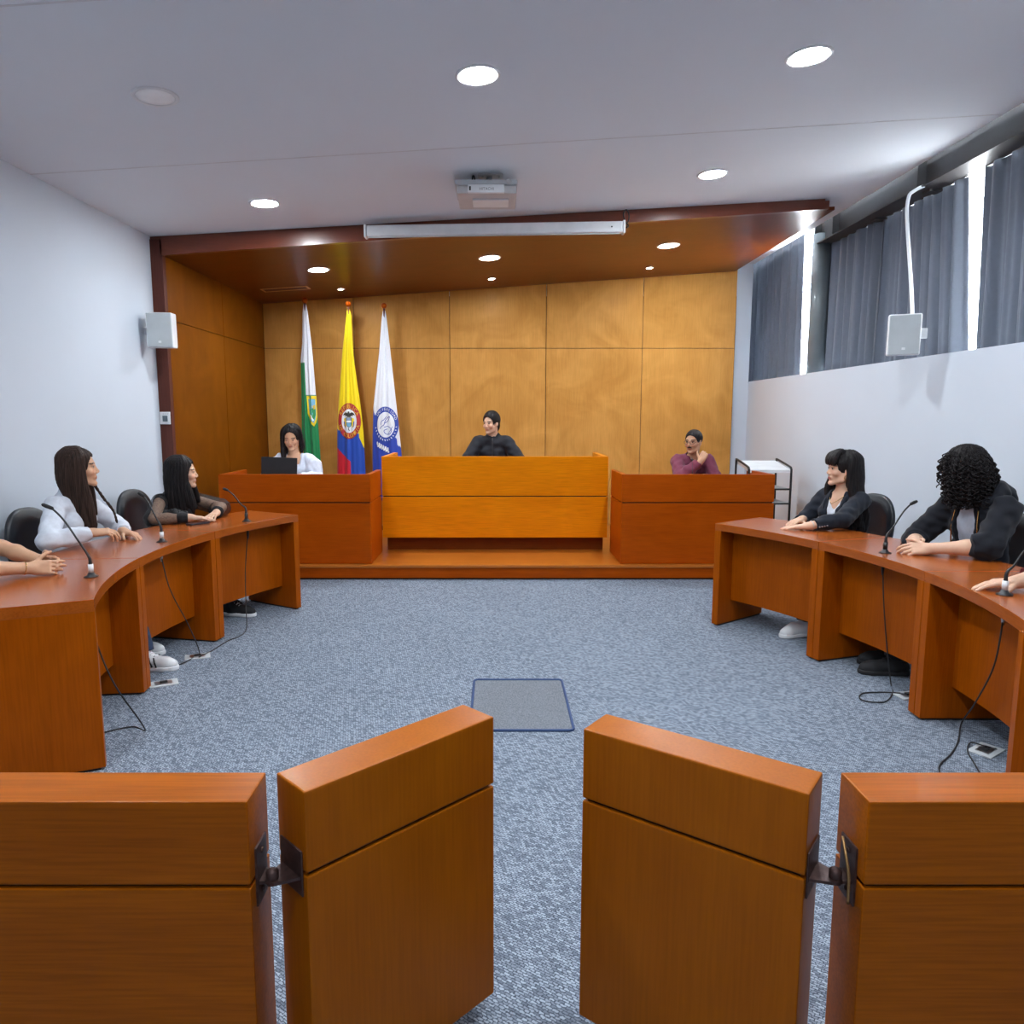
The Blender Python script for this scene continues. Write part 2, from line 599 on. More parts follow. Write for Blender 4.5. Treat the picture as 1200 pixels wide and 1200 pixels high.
# ------------------------------------------------------------------ curtains
def curtain(ya, yb, label, pinch_a=0.0, pinch_b=0.0, ztop=3.255, x=3.44, seed=0):
    """pleated cloth; pinch pulls an end in towards the top"""
    r = random.Random(seed)
    n = int((yb - ya) * 120)
    ph = [r.uniform(0, 6) for _ in range(4)]
    b = BM()
    nz = 14
    zb = SILL + 0.012
    g = []
    for j in range(nz + 1):
        tz = j / nz
        row = []
        za = zb + (ztop - zb) * tz
        A = ya + pinch_a * tz
        B = yb - pinch_b * tz
        amp = 0.036 + 0.020 * (1 - tz)
        for i in range(n + 1):
            s = i / n
            u = s * (yb - ya)
            wv = math.sin(u * 40 + ph[0] + 0.9 * math.sin(u * 7 + ph[1])) + 0.45 * math.sin(u * 23 + ph[2] + tz * 0.8) + 0.3 * math.sin(u * 90 + ph[3])
            row.append(b.verts.new((x + amp * wv * 0.6, A + (B - A) * s, za)))
        g.append(row)
    for j in range(nz):
        for i in range(n):
            f = b.faces.new([g[j][i], g[j][i + 1], g[j + 1][i + 1], g[j + 1][i]])
            f.smooth = True
    root = thing('curtain', label, 'curtain', (x, (ya + yb) / 2, zb), group='grey curtains along the high window')
    bmesh.ops.translate(b, verts=b.verts[:], vec=(-x, -(ya + yb) / 2, -zb))
    o = obj('drape', b, M['curtain'], root)
    md = o.modifiers.new('cloth', 'SOLIDIFY')
    md.thickness = 0.004
    b = BM()
    yc = (ya + yb) / 2
    tube(b, [(0, ya + pinch_a - yc, ztop - zb + 0.012), (0, yb - pinch_b - yc, ztop - zb + 0.012)], 0.012)
    obj('curtain_rail', b, M['beam'], root)
curtain(8.22, 10.185, 'grey curtain at the far end beyond the steel column, nearest the wood panelling', 0.10, 0, ztop=3.8, x=3.38, seed=1)
curtain(6.64, 7.79, 'narrow grey curtain just right of the glossy steel column', 0, 0, x=3.40, seed=2)
curtain(5.46, 6.76, 'grey curtain hanging behind the speaker conduit', 0.13, 0, seed=3)
curtain(2.9, 5.325, 'wide grey curtain nearest the camera, right of the bright gap', 0, -0.055, seed=4)
curtain(0.2, 2.87, 'grey curtain at the near end of the window, beyond the right edge of the photo', 0, 0, seed=5)

# ------------------------------------------------------------------ wood-lined alcove
YW = YB
b = BM()
xs = [-2.915, -1.789, -0.596, 0.607, 1.81, 2.965]
g = 0.0035
for x0, x1 in zip(xs, xs[1:]):
    box(b, x0 + g, x1 - g, YW - 0.018, YW, 0.0, 2.362, M=None)
    # upper row is cut to the raked soffit
    t = bmesh.new()
    q = [(x0 + g, 2.369), (x1 - g, 2.369), (x1 - g, zs(x1) + 0.02), (x0 + g, zs(x0) + 0.02)]
    lo = [t.verts.new((p[0], YW - 0.018, p[1])) for p in q]
    hi = [t.verts.new((p[0], YW, p[1])) for p in q]
    t.faces.new(lo); t.faces.new(hi[::-1])
    for i in range(4):
        t.faces.new([lo[i], hi[i], hi[(i + 1) % 4], lo[(i + 1) % 4]])
    bmesh.ops.recalc_face_normals(t, faces=t.faces[:])
    _merge(b, t)
struct('trim_3', b, M['wood_panel'])
b = BM()
box(b, -2.96, 2.97, YW, YW + 0.028, 0.0, 3.0)
struct('trim_4', b, M['gap'])
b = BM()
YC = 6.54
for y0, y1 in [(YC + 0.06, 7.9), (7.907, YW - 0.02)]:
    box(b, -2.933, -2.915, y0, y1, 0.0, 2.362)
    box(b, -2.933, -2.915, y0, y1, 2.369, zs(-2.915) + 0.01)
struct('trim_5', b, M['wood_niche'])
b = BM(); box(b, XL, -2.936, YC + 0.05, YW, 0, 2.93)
struct('trim_6', b, M['gap'])

can = thing('wooden_canopy', 'sloping varnished wood canopy over the judge bench with dark red front edge', 'canopy', (0, YC, 3.1))
def sl(xa, xb, ya, yb, fa, fb, name, m, dz=0):
    """slab following two rakes fa (bottom) and fb (top), relative to the canopy base"""
    t = BM()
    v = [t.verts.new(p) for p in [(xa, ya, fa(xa)), (xb, ya, fa(xb)), (xb, yb, fa(xb)), (xa, yb, fa(xa)), (xa, ya, fb(xa)), (xb, ya, fb(xb)), (xb, yb, fb(xb)), (xa, yb, fb(xa))]]
    for f in [(3, 2, 1, 0), (4, 5, 6, 7), (0, 1, 5, 4), (1, 2, 6, 5), (2, 3, 7, 6), (3, 0, 4, 7)]:
        t.faces.new([v[i] for i in f])
    bmesh.ops.translate(t, verts=t.verts[:], vec=(0, -YC, -3.1))
    return obj(name, t, m, can)
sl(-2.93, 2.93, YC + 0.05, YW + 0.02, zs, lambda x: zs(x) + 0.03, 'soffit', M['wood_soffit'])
sl(-2.935, 2.86, YC, YC + 0.05, zs, lambda x: zc(x) - 0.022, 'fascia', M['wood_frame_x'])
sl(XL, 2.83, YC + 0.015, YC + 0.06, lambda x: zc(x) - 0.024, lambda x: zc(x) - 0.001, 'fascia_cap', M['wood_frame_x'])
sl(2.79, 2.83, YC + 0.065, YW + 0.02, lambda x: zs(x) + 0.03, lambda x: zc(x) - 0.001, 'end_board', M['ceil'])
b = BM(); box(b, XL, -2.915, YC, YC + 0.06, 0.0 - 3.1, zc(XL) - 0.024 - 3.1, 0.003)
bmesh.ops.translate(b, verts=b.verts[:], vec=(0, -YC, 0))
obj('post', b, M['wood_frame'], can)
# access hatch in the soffit
b = BM()
hx, hy = -2.38, 8.4
for (xa, xb, ya, yb) in [(-0.26, 0.26, -0.09, -0.07), (-0.26, 0.26, 0.07, 0.09), (-0.26, -0.24, -0.07, 0.07), (0.24, 0.26, -0.07, 0.07)]:
    box(b, xa, xb, ya, yb, -0.006, 0.0)
T = Matrix.Rotation(-math.atan(0.0667), 4, 'Y')
b.transform(T)
hatch = obj('vent_frame', b, mat('hatch_edge', (0.62, 0.40, 0.18), 0.5), loc=(hx, hy, zs(hx) - 0.001))
tag(hatch, 'pale wood rectangular vent frame in the canopy soffit near the left panelling', 'vent')
b = BM(); box(b, -0.24, 0.24, -0.07, 0.07, -0.003, 0.0, M=T)
obj('vent_grille', b, M['wood_frame'], hatch)

# platform
plat = thing('platform', 'low varnished wooden platform carrying the judge bench and both side desks', 'platform', (0, 8.0, 0))
YP = 6.64
PX0, PX1 = -2.91, 3.0
b = BM(); box(b, PX0, PX1, YP - 8.0, YW - 0.02 - 8.0, 0.115, 0.14, 0.003)
obj('deck', b, M['wood_deck'], plat)
b = BM(); box(b, -1.12, 1.07, 7.56 - 8.0, YW - 0.02 - 8.0, 0.141, 0.19)
obj('dais', b, M['wood_deck'], plat)
b = BM(); box(b, PX0, PX1, YP + 0.012 - 8.0, YP + 0.04 - 8.0, 0.018, 0.115)
obj('riser', b, M['wood_side'], plat)
b = BM(); box(b, PX0, PX1, YP + 0.025 - 8.0, YP + 0.06 - 8.0, 0.0, 0.018)
obj('toe_strip', b, M['gap'], plat)

# ------------------------------------------------------------------ lamps
def lamp_mat(name, s):
    return mat(name, (0.9, 0.9, 0.9), 0.4, emit=((0.88, 0.95, 1.0, 1), s))
M['lamp_on'] = lamp_mat('lamp_diffuser_lit', 75)
M['spot_on'] = lamp_mat('spot_lens_lit', 120)
M['lamp_ring'] = mat('lamp_trim_ring', (0.72, 0.73, 0.75), 0.4)
def downlight(name, x, y, zf, slope, r, label, lit=True, group='round ceiling lights', m=None):
    T = Matrix.Rotation(-math.atan(slope), 4, 'Y')
    t = thing(name, label, 'ceiling light', (x, y, zf(x)), group=group)
    b = BM()
    lathe(b, [(r, -0.001), (r, -0.006), (r + 0.016, -0.009), (r + 0.022, -0.004), (r + 0.022, -0.0005), (r, -0.0005)], 40, M=T)
    obj('trim_ring', b, M['lamp_ring'], t)
    b = BM()
    lathe(b, [(r - 0.001, -0.001), (r - 0.001, -0.005), (r * 0.6, -0.0065), (0, -0.007)], 40, M=T)
    obj('diffuser', b, m or (M['lamp_on'] if lit else M['lamp_off']), t)
    return t
R1 = 0.093
for x, y, lab, lit in [
    (-1.75, 3.95, 'unlit round ceiling light near the left wall', False),
    (-0.10, 3.92, 'large lit round ceiling light, upper middle above the projector', True),
    (1.57, 3.92, 'large lit round ceiling light at the upper right', True),
    (-1.78, 5.80, 'lit round ceiling light just left of the projector screen', True),
    (1.61, 5.71, 'lit round ceiling light above the right end of the screen', True),
    (-1.75, 2.05, 'added unseen round ceiling light left, nearer than the unlit one, outside the photo', True),  # this and the next four are unseen lamps, added to light the barriers
    (-0.10, 2.05, 'added unseen round ceiling light middle, nearest the camera, outside the photo', True),
    (1.57, 2.05, 'added unseen round ceiling light right, nearest the camera, outside the photo', True),
    (-0.10, 0.2, 'added unseen round ceiling light middle, right above the camera', True),
    (-0.10, -1.7, 'added unseen round ceiling light middle, behind the camera', True)]:
    downlight('ceiling_light', x, y, zc, 0.054, R1, lab, lit)
for x, lab in [(-1.80, 'lit round light in the wood canopy above the flags'), (-0.08, 'lit round light in the wood canopy over the judge'), (1.71, 'lit round light in the wood canopy toward its right end')]:
    downlight('canopy_light', x, 7.54, zs, 0.0667, R1, lab, True, 'round lights in the wood canopy')
for x, lab in [(-1.81, 'tiny spotlight behind the left canopy light, over the yellow flag'), (-0.07, 'tiny spotlight behind the middle canopy light'), (1.75, 'tiny spotlight behind the right canopy light')]:
    downlight('spotlight', x, 8.64, zs, 0.0667, 0.028, lab, True, 'tiny spotlights in the wood canopy', M['spot_on'])
# ------------------------------------------------------------------ curved desks
DD = 0.55
def desk(cx, cy, R, a0, a1, label, group):
    a0, a1 = math.radians(a0), math.radians(a1)
    am = (a0 + a1) / 2
    g = 0.0022 / R
    def P(r, a):
        return (r * math.cos(a - am) - R, r * math.sin(a - am))
    root = thing('curved_desk', label, 'desk', (cx + R * math.cos(am), cy + R * math.sin(am), 0), am, group)
    N = 14
    A = [a0 + g + (a1 - a0 - 2 * g) * k / N for k in range(N + 1)]
    b = BM()
    prism(b, [P(R, a) for a in A] + [P(R + DD, a) for a in A[::-1]], 0.70, 0.75, 0.0015)
    obj('desk_top', b, M['wood_desk_top'], root)
    for s, a in ((1, a0 + g), (-1, a1 - g)):
        da = 0.05 / R * s
        b = BM()
        q = [P(R + 0.0, a), P(R + DD, a), P(R + DD, a + da * R / (R + DD)), P(R + 0.0, a + da)]
        if s < 0:
            q = q[::-1]
        prism(b, q, 0.012, 0.70, 0.002)
        sp = obj('side_panel', b, M['wood_desk'], root)
        b = BM()
        qq = [P(R + 0.02, a + da * 0.2), P(R + DD - 0.02, a + da * 0.2), P(R + DD - 0.02, a + da * 0.8), P(R + 0.02, a + da * 0.8)]
        if s < 0:
            qq = qq[::-1]
        prism(b, qq, 0.0, 0.013)
        obj('foot_strip', b, M['rubber'], sp)
    b = BM()
    B0, B1 = a0 + g + 0.05 / (R + 0.15), a1 - g - 0.05 / (R + 0.15)
    A = [B0 + (B1 - B0) * k / N for k in range(N + 1)]
    prism(b, [P(R + 0.15, a) for a in A] + [P(R + 0.175, a) for a in A[::-1]], 0.175, 0.70)
    obj('modesty_panel', b, M['wood_desk'], root)
    return root
LC, LR_ = (0.90, 4.167), 2.855
RC, RR_ = (-0.66, 3.51), 2.77
gL = 'curved desks along the left wall'
gR = 'curved desks along the right wall'
LA = [(149.4, 167.5), (167.5, 186.2), (186.2, 205.2)]
RA = [(18.4, 36.6), (0.1, 18.4), (-18.6, 0.1)]
for (a0, a1), lab in zip(LA, ['left curved wooden desk farthest from the camera, with the phone on it', 'left curved wooden desk of the woman in the white shirt, middle of its row', 'left curved wooden desk nearest the camera, its blank end panel showing']):
    desk(LC[0], LC[1], LR_, a0, a1, lab, gL)
for (a0, a1), lab in zip(RA, ['right curved wooden desk farthest from the camera, woman in blazer behind it', 'right curved wooden desk of the curly haired person, middle of its row', 'right curved wooden desk nearest the camera, cut by the photo edge']):
    desk(RC[0], RC[1], RR_, a0, a1, lab, gR)
def polar(c, r, a):
    a = math.radians(a)
    return Vector((c[0] + r * math.cos(a), c[1] + r * math.sin(a), 0))

# ------------------------------------------------------------------ judge bench and side desks
def counter(name, label, cat, x0, x1, y0, y1, z0, zg, z1, zw, mfront, plinth=None, group=None):
    """box counter: front in two boards with a shadow groove, two side panels, inner worktop"""
    xc = (x0 + x1) / 2
    root = thing(name, label, cat, (xc, y0, 0.14), group=group)
    w = (x1 - x0) / 2
    d = y1 - y0
    th = 0.045
    b = BM(); box(b, -w, w, 0, th, zg + 0.005 - 0.14, z1 - 0.14, 0.003)
    obj('upper_panel', b, mfront, root)
    b = BM(); box(b, -w, w, 0, th, z0 - 0.14, zg - 0.005 - 0.14, 0.003)
    obj('lower_panel', b, mfront, root)
    b = BM(); box(b, -w + 0.012, w - 0.012, 0.012, th, zg - 0.006 - 0.14, zg + 0.006 - 0.14)
    obj('groove', b, M['gap'], root)
    for s in (-1, 1):
        xa, xb = (-w, -w + th) if s < 0 else (w - th, w)
        b = BM()
        box(b, xa, xb, th + 0.001, d, zg + 0.005 - 0.14, z1 - 0.14, 0.003)
        box(b, xa, xb, th + 0.001, d, z0 - 0.14, zg - 0.005 - 0.14, 0.003)
        box(b, xa + 0.01, xb - 0.01, th, d - 0.01, zg - 0.006 - 0.14, zg + 0.006 - 0.14)
        obj('side_panel', b, mfront, root)
    b = BM(); box(b, -w + th + 0.001, w - th - 0.001, th + 0.001, 0.5, zw - 0.03 - 0.14, zw - 0.14, 0.002)
    obj('worktop', b, M['wood_side'], root)
    if plinth:
        b = BM(); box(b, -w + 0.03, w - 0.025, plinth, d - 0.02, 0, z0 - 0.14)
        obj('plinth', b, M['wood_dark'], root)
    return root
counter('judge_bench', 'wide raised golden wood bench in the middle of the platform, judge behind it', 'bench', -1.176, 1.124, 7.35, 8.25, 0.284, 0.71, 1.115, 0.96, M['wood_bench'], 0.12)
counter('side_counter', 'left reddish wood counter with an open laptop on it', 'counter', -2.585, -1.182, 6.70, 7.35, 0.142, 0.72, 0.983, 0.88, M['wood_side'], group='side counters on the platform')
counter('side_counter', 'right reddish wood counter, man in plum shirt leaning behind it', 'counter', 1.155, 2.57, 6.70, 7.35, 0.142, 0.72, 0.983, 0.88, M['wood_side'], group='side counters on the platform')

# ------------------------------------------------------------------ barriers and swing gates
ZT, ZG = 0.79, 0.618
def barrier(x0, x1, label):
    root = thing('barrier', label, 'barrier', ((x0 + x1) / 2, 1.33, 0), group='low wooden barriers across the foreground')
    w = (x1 - x0) / 2
    b = BM(); box(b, -w, w, -0.058, 0.058, ZG + 0.004, ZT, 0.004)
    obj('top_rail', b, M['wood_barrier'], root)
    b = BM(); box(b, -w, w, -0.058, 0.058, 0, ZG - 0.004, 0.003)
    obj('panel', b, M['wood_barrier'], root)
    b = BM(); box(b, -w + 0.01, w - 0.01, -0.047, 0.047, ZG - 0.005, ZG + 0.005)
    obj('groove', b, M['gap'], root)
    return root
barrier(XL + 0.005, -0.468, 'low wooden barrier at the bottom left, left of the swing gates')
barrier(0.694, XR - 0.005, 'low wooden barrier at the bottom right, right of the swing gates')
def gate(x, y, ang, L, s, label):
    """leaf hinged at (x,y); local x runs along the leaf, thickness on local y"""
    root = thing('swing_gate', label, 'gate', (x, y, 0), ang, 'pair of half open swing gates')
    th = 0.11
    y0, y1 = (0, th) if s > 0 else (-th, 0)
    b = BM(); box(b, 0, L, y0, y1, ZG + 0.004, ZT, 0.004)
    obj('top_rail', b, M['wood_gate'], root)
    b = BM(); box(b, 0, L, y0, y1, 0.06, ZG - 0.004, 0.004)
    obj('panel', b, M['wood_gate'], root)
    b = BM(); box(b, 0.01, L - 0.01, y0 + 0.01, y1 - 0.01, ZG - 0.005, ZG + 0.005)
    obj('groove', b, M['gap'], root)
    # brown metal pivot hinge at the groove height
    hy = (y0 + y1) / 2
    b = BM()
    box(b, -0.004, 0.0, hy - 0.042, hy + 0.042, ZG - 0.05, ZG + 0.045, 0.0015)
    prism(b, [(-0.002, hy - 0.036), (-0.002, hy + 0.036), (-0.05, hy + 0.017), (-0.058, hy), (-0.05, hy - 0.017)][::s or 1], ZG - 0.016, ZG - 0.010)
    lathe(b, [(0, -0.02), (0.012, -0.02), (0.012, 0.006), (0.006, 0.010), (0, 0.010)], 16, M=Matrix.Translation((-0.044, hy, ZG)))
    obj('hinge', b, M['rust'], root)
    return root
gate(-0.370, 1.306, math.radians(44.5), 0.507, 1, 'left swing gate leaf, hinged to the left barrier')
gate(0.593, 1.299, math.radians(180 - 36.7), 0.493, -1, 'right swing gate leaf, hinged to the right barrier')
for x, s, lab in ((-0.468, 1, 'brown metal hinge plate on the end of the left barrier'), (0.694, -1, 'brown metal strike plate with a bright curved edge on the end of the right barrier')):
    b = BM()
    box(b, 0, 0.004 * s if s > 0 else 0.0, -0.03, 0.03, -0.06, 0.06) if s > 0 else box(b, -0.004, 0, -0.03, 0.03, -0.06, 0.06)
    box(b, min(0, 0.05 * s), max(0, 0.05 * s), -0.022, 0.022, -0.018, -0.012)
    for zz in (-0.04, 0.04):
        blob(b, (0.005 * s, 0, zz), (0.003, 0.006, 0.006), 10, 6)
    o = obj('hinge_plate', b, M['rust'], loc=(x, 1.33, ZG))
    tag(o, lab, 'hinge')
    if s < 0:
        b = BM()
        tube(b, smooth_path([(-0.006, 0.02, 0.055), (-0.016, -0.012, 0.045), (-0.018, -0.035, 0.01), (-0.016, -0.035, -0.05)], 5), 0.003, 8)
        obj('guard_strip', b, M['brass'], o)

# ------------------------------------------------------------------ floor mat / hatch
root = thing('floor_hatch', 'dark woven square floor hatch with a blue border in the middle of the carpet', 'floor hatch', (0.118, 3.68, 0))
def rrect(w, d, r, n=5):
    pts = []
    for cx_, cy_, a in ((w - r, d - r, 0), (-w + r, d - r, 90), (-w + r, -d + r, 180), (w - r, -d + r, 270)):
        for k in range(n + 1):
            t = math.radians(a + 90 * k / n)
            pts.append((cx_ + r * math.cos(t), cy_ + r * math.sin(t)))
    return pts
b = BM()
prism(b, rrect(0.247, 0.335, 0.02), 0, 0.004)
obj('insert', b, M['mat_mesh'], root)
b = BM()
tube(b, [(x, y, 0.005) for x, y in rrect(0.252, 0.342, 0.025)], 0.007, 8, closed=True)
obj('border', b, M['blue_trim'], root)

# ------------------------------------------------------------------ gooseneck microphones with cords
def mic(x, y, z, head, label, sleeve='white_plastic', cable=None, thin=False, group='gooseneck microphones on the desks'):
    root = thing('gooseneck_microphone', label, 'microphone', (x, y, z), group=group)
    h = Vector(head) - Vector((x, y, z))
    b = BM()
    lathe(b, [(0, 0), (0.032, 0), (0.032, 0.004), (0.018, 0.009), (0.013, 0.022), (0, 0.022)], 24)
    obj('base', b, M['black'], root)
    b = BM()
    lathe(b, [(0, 0.022), (0.012, 0.022), (0.012, 0.062), (0, 0.062)], 18)
    obj('sleeve', b, M[sleeve], root)
    r = 0.0045 if not thin else 0.0022
    d = Vector((h.x, h.y, 0))
    p = [(0, 0, 0.06), (d.x * 0.03, d.y * 0.03, 0.10), (d.x * 0.25, d.y * 0.25, 0.06 + (h.z - 0.06) * 0.40), (d.x * 0.55, d.y * 0.55, 0.06 + (h.z - 0.06) * 0.74), (d.x * 0.80, d.y * 0.80, 0.06 + (h.z - 0.06) * 0.93), (h.x, h.y, h.z)]
    sp = smooth_path(p, 8)
    b = BM()
    tube(b, sp[:16], [(0.009 if not thin else 0.0045) * (1 - 0.5 * k / 15) for k in range(16)], 10)
    tube(b, sp[15:], r, 10)
    obj('stem', b, M['black'], root)
    b = BM()
    q = sp[-1] - sp[-6]
    q.normalize()
    e = sp[-1]
    tube(b, [e - q * 0.045, e - q * 0.04, e - q * 0.01, e + q * 0.008, e + q * 0.014], [q_ * (0.6 if thin else 1) for q_ in (0.005, 0.0085, 0.0095, 0.008, 0.003)], 12)
    obj('capsule', b, M['rubber'], root)
    if cable:
        b = BM()
        c = [Vector(k) - Vector((x, y, z)) for k in cable]
        tube(b, smooth_path(c, 8), 0.0035, 8)
        obj('cord', b, M['cord'], root)
        b = BM()
        tube(b, [c[0] + Vector((0, 0, 0.03)), c[0] + Vector((0, 0, -0.002)), c[0] + Vector((0, 0, -0.035))], [0.009, 0.009, 0.005], 10)
        obj('connector', b, M['steel'] if sleeve == 'white_plastic' else M['black'], root)
    return root
mic(-1.935, 3.388, 0.75, (-2.139, 3.40, 1.092), 'gooseneck microphone nearest the camera on the left desks, beside the clasped hands', cable=[(-1.800, 3.10, 0.68), (-1.765, 3.10, 0.50), (-1.70, 3.10, 0.32), (-1.66, 3.22, 0.10), (-1.70, 3.33, 0.006), (-1.78, 3.38, 0.005), (-1.87, 3.33, 0.005), (-1.95, 3.25, 0.005)])
mic(-2.05, 4.373, 0.75, (-2.207, 4.45, 1.038), 'gooseneck microphone on the left desk in front of the white shirted woman', cable=[(-2.04, 4.33, 0.67), (-1.99, 4.31, 0.47), (-1.93, 4.40, 0.22), (-1.90, 4.47, 0.02), (-1.915, 4.40, 0.005), (-1.95, 4.28, 0.005), (-2.05, 4.20, 0.005)])
mic(-1.838, 5.26, 0.75, (-2.042, 5.40, 0.975), 'gooseneck microphone on the far left desk, right of the phone', sleeve='black', cable=[(-1.826, 5.24, 0.66), (-1.855, 5.24, 0.40), (-1.835, 5.16, 0.15), (-1.79, 5.02, 0.012), (-1.785, 4.86, 0.005), (-1.825, 4.76, 0.005), (-1.852, 4.55, 0.005), (-1.875, 4.40, 0.012)])
mic(2.173, 4.005, 0.75, (2.379, 4.10, 1.028), 'gooseneck microphone on the right desks beside the curly haired person', sleeve='black', cable=[(2.165, 4.0, 0.66), (2.185, 4.0, 0.45), (2.215, 3.99, 0.2), (2.235, 3.965, 0.012), (2.166, 3.816, 0.005), (2.05, 3.69, 0.005), (1.949, 3.719, 0.005), (1.995, 3.81, 0.005), (2.10, 3.83, 0.005), (2.2, 3.80, 0.012)])
mic(2.17, 3.034, 0.75, (2.30, 3.06, 0.97), 'gooseneck microphone nearest the camera on the right, over the resting hand', cable=[(2.15, 3.0, 0.66), (2.13, 3.0, 0.45), (2.20, 3.20, 0.2), (2.26, 3.37, 0.03), (2.15, 3.22, 0.005), (2.036, 3.09, 0.005), (1.903, 2.96, 0.005), (1.85, 2.8, 0.005)])
mic(-0.054, 7.55, 0.96, (-0.054, 7.66, 1.285), 'thin gooseneck microphone standing in front of the judge', sleeve='black', thin=True, group='thin microphones on the platform')
mic(1.865, 6.93, 0.88, (1.88, 7.02, 1.115), 'thin gooseneck microphone in front of the man in the plum shirt', sleeve='black', thin=True, group='thin microphones on the platform')

# ------------------------------------------------------------------ floor sockets
def floor_box(x, y, rz, label, cable=None):
    root = thing('floor_socket', label, 'floor socket', (x, y, 0), rz, 'floor sockets in the carpet')
    b = BM(); box(b, -0.075, 0.075, -0.05, 0.05, 0, 0.006, 0.002)
    obj('cover', b, M['grey_plastic'], root)
    b = BM(); box(b, -0.045, 0.045, -0.028, 0.028, 0.006, 0.009, 0.001)
    obj('lid', b, M['steel'], root)
    b = BM(); box(b, -0.02, 0.02, -0.012, 0.012, 0.009, 0.018, 0.003)
    obj('plug', b, M['black'], root)
    if cable:
        b = BM()
        T = Matrix.Rotation(-rz, 4, 'Z')
        tube(b, smooth_path([T @ (Vector(k) - Vector((x, y, 0))) for k in cable], 6), 0.0035, 8)
        obj('cord', b, M['cord'], root)
floor_box(-1.90, 3.97, 0.5, 'floor socket beside the white striped sneaker')
floor_box(-1.90, 4.44, 0.4, 'floor socket near the gap between the far left desks')
floor_box(2.24, 3.79, 0.2, 'floor socket with a looped black cord under the middle right desk')
floor_box(2.22, 3.13, 0.6, 'floor socket nearest the camera under the right desks', [(2.22, 3.13, 0.02), (2.19, 3.19, 0.012), (2.13, 3.12, 0.005), (2.09, 3.02, 0.005), (2.03, 2.86, 0.005)])

# ------------------------------------------------------------------ phone, laptop
root = thing('phone', 'dark flat phone lying on the far left desk beside folded hands', 'phone', (-2.135, 5.115, 0.75), math.radians(55))
b = BM(); prism(b, rrect(0.075, 0.038, 0.010), 0.0005, 0.012, 0.002)
obj('body', b, mat('phone_shell', (0.02, 0.022, 0.035), 0.4), root)
b = BM(); prism(b, rrect(0.070, 0.033, 0.008), 0.012, 0.0125)
obj('screen', b, mat('phone_glass', (0.015, 0.017, 0.03), 0.15), root)

root = thing('laptop', 'open black laptop on the left counter, lid back toward the camera', 'laptop', (-2.095, 6.93, 0.88))
b = BM(); box(b, -0.172, 0.172, 0.0, 0.235, 0.001, 0.018, 0.004)
obj('keyboard_base', b, M['black'], root)
b = BM(); box(b, -0.172, 0.172, -0.004, 0.004, 0.0, 0.235, 0.003, M=Matrix.Translation((0, 0.004, 0.014)) @ Matrix.Rotation(math.radians(-4), 4, 'X') @ Matrix.Rotation(math.radians(2), 4, 'Y'))
lid = obj('lid', b, M['black'], root)
b = BM(); box(b, -0.16, 0.16, 0.0045, 0.0055, 0.012, 0.222, M=Matrix.Translation((0, 0.004, 0.014)) @ Matrix.Rotation(math.radians(-4), 4, 'X'))
obj('screen', b, mat('laptop_screen', (0.3, 0.32, 0.35), 0.3, emit=((0.8, 0.9, 1, 1), 0.6)), lid)

# ------------------------------------------------------------------ trolley
root = thing('trolley', 'tall tubular black trolley with white slanted tray by the right wall', 'trolley', (2.71, 7.40, 0.14))
T14 = 0.14
zf, zr = 1.0 - T14, 1.07 - T14
b = BM()
sl_ = lambda y: zf + (zr - zf) * (y + 0.2) / 0.4
t = bmesh.new()
v = [t.verts.new(p) for p in [(-0.2, -0.2, zf - 0.04), (0.2, -0.2, zf - 0.04), (0.2, 0.2, zr - 0.04), (-0.2, 0.2, zr - 0.04), (-0.2, -0.2, zf - 0.01), (0.2, -0.2, zf - 0.01), (0.2, 0.2, zr - 0.01), (-0.2, 0.2, zr - 0.01)]]
for f in [(3, 2, 1, 0), (4, 5, 6, 7), (0, 1, 5, 4), (1, 2, 6, 5), (2, 3, 7, 6), (3, 0, 4, 7)]:
    t.faces.new([v[i] for i in f])
_merge(b, t)
obj('tray', b, M['white_plastic'], root)
for sx in (-0.21, 0.21):
    b = BM()
    tube(b, smooth_path([(sx, 0.2, 0.04), (sx, 0.2, 0.5), (sx, 0.2, zr - 0.03), (sx, 0.185, zr), (sx, 0.15, zr + 0.0), (sx, -0.15, zf + 0.02), (sx, -0.19, zf), (sx, -0.2, zf - 0.04), (sx, -0.2, 0.5), (sx, -0.2, 0.04)], 5), 0.011, 10)
    obj('frame_tube', b, M['black'], root)
for z in (0.805 - T14, 0.66 - T14, 0.36 - T14):
    b = BM(); box(b, -0.2, 0.2, -0.2, 0.2, z - 0.018, z, 0.003)
    tube(b, [(-0.21, -0.2, z - 0.009), (0.21, -0.2, z - 0.009)], 0.009, 8, mi=1)
    tube(b, [(-0.21, 0.2, z - 0.009), (0.21, 0.2, z - 0.009)], 0.009, 8, mi=1)
    obj('shelf', b, [M['grey_plastic'], M['black']], root)
for sx in (-0.21, 0.21):
    for sy in (-0.2, 0.2):
        b = BM()
        lathe(b, [(0, -0.012), (0.03, -0.012), (0.034, 0), (0.03, 0.012), (0, 0.012)], 20, M=Matrix.Translation((sx, sy, 0.034)) @ Matrix.Rotation(PI / 2, 4, 'Y'))
        box(b, sx - 0.018, sx + 0.018, sy - 0.016, sy + 0.016, 0.045, 0.06)
        obj('caster', b, M['rubber'], root)

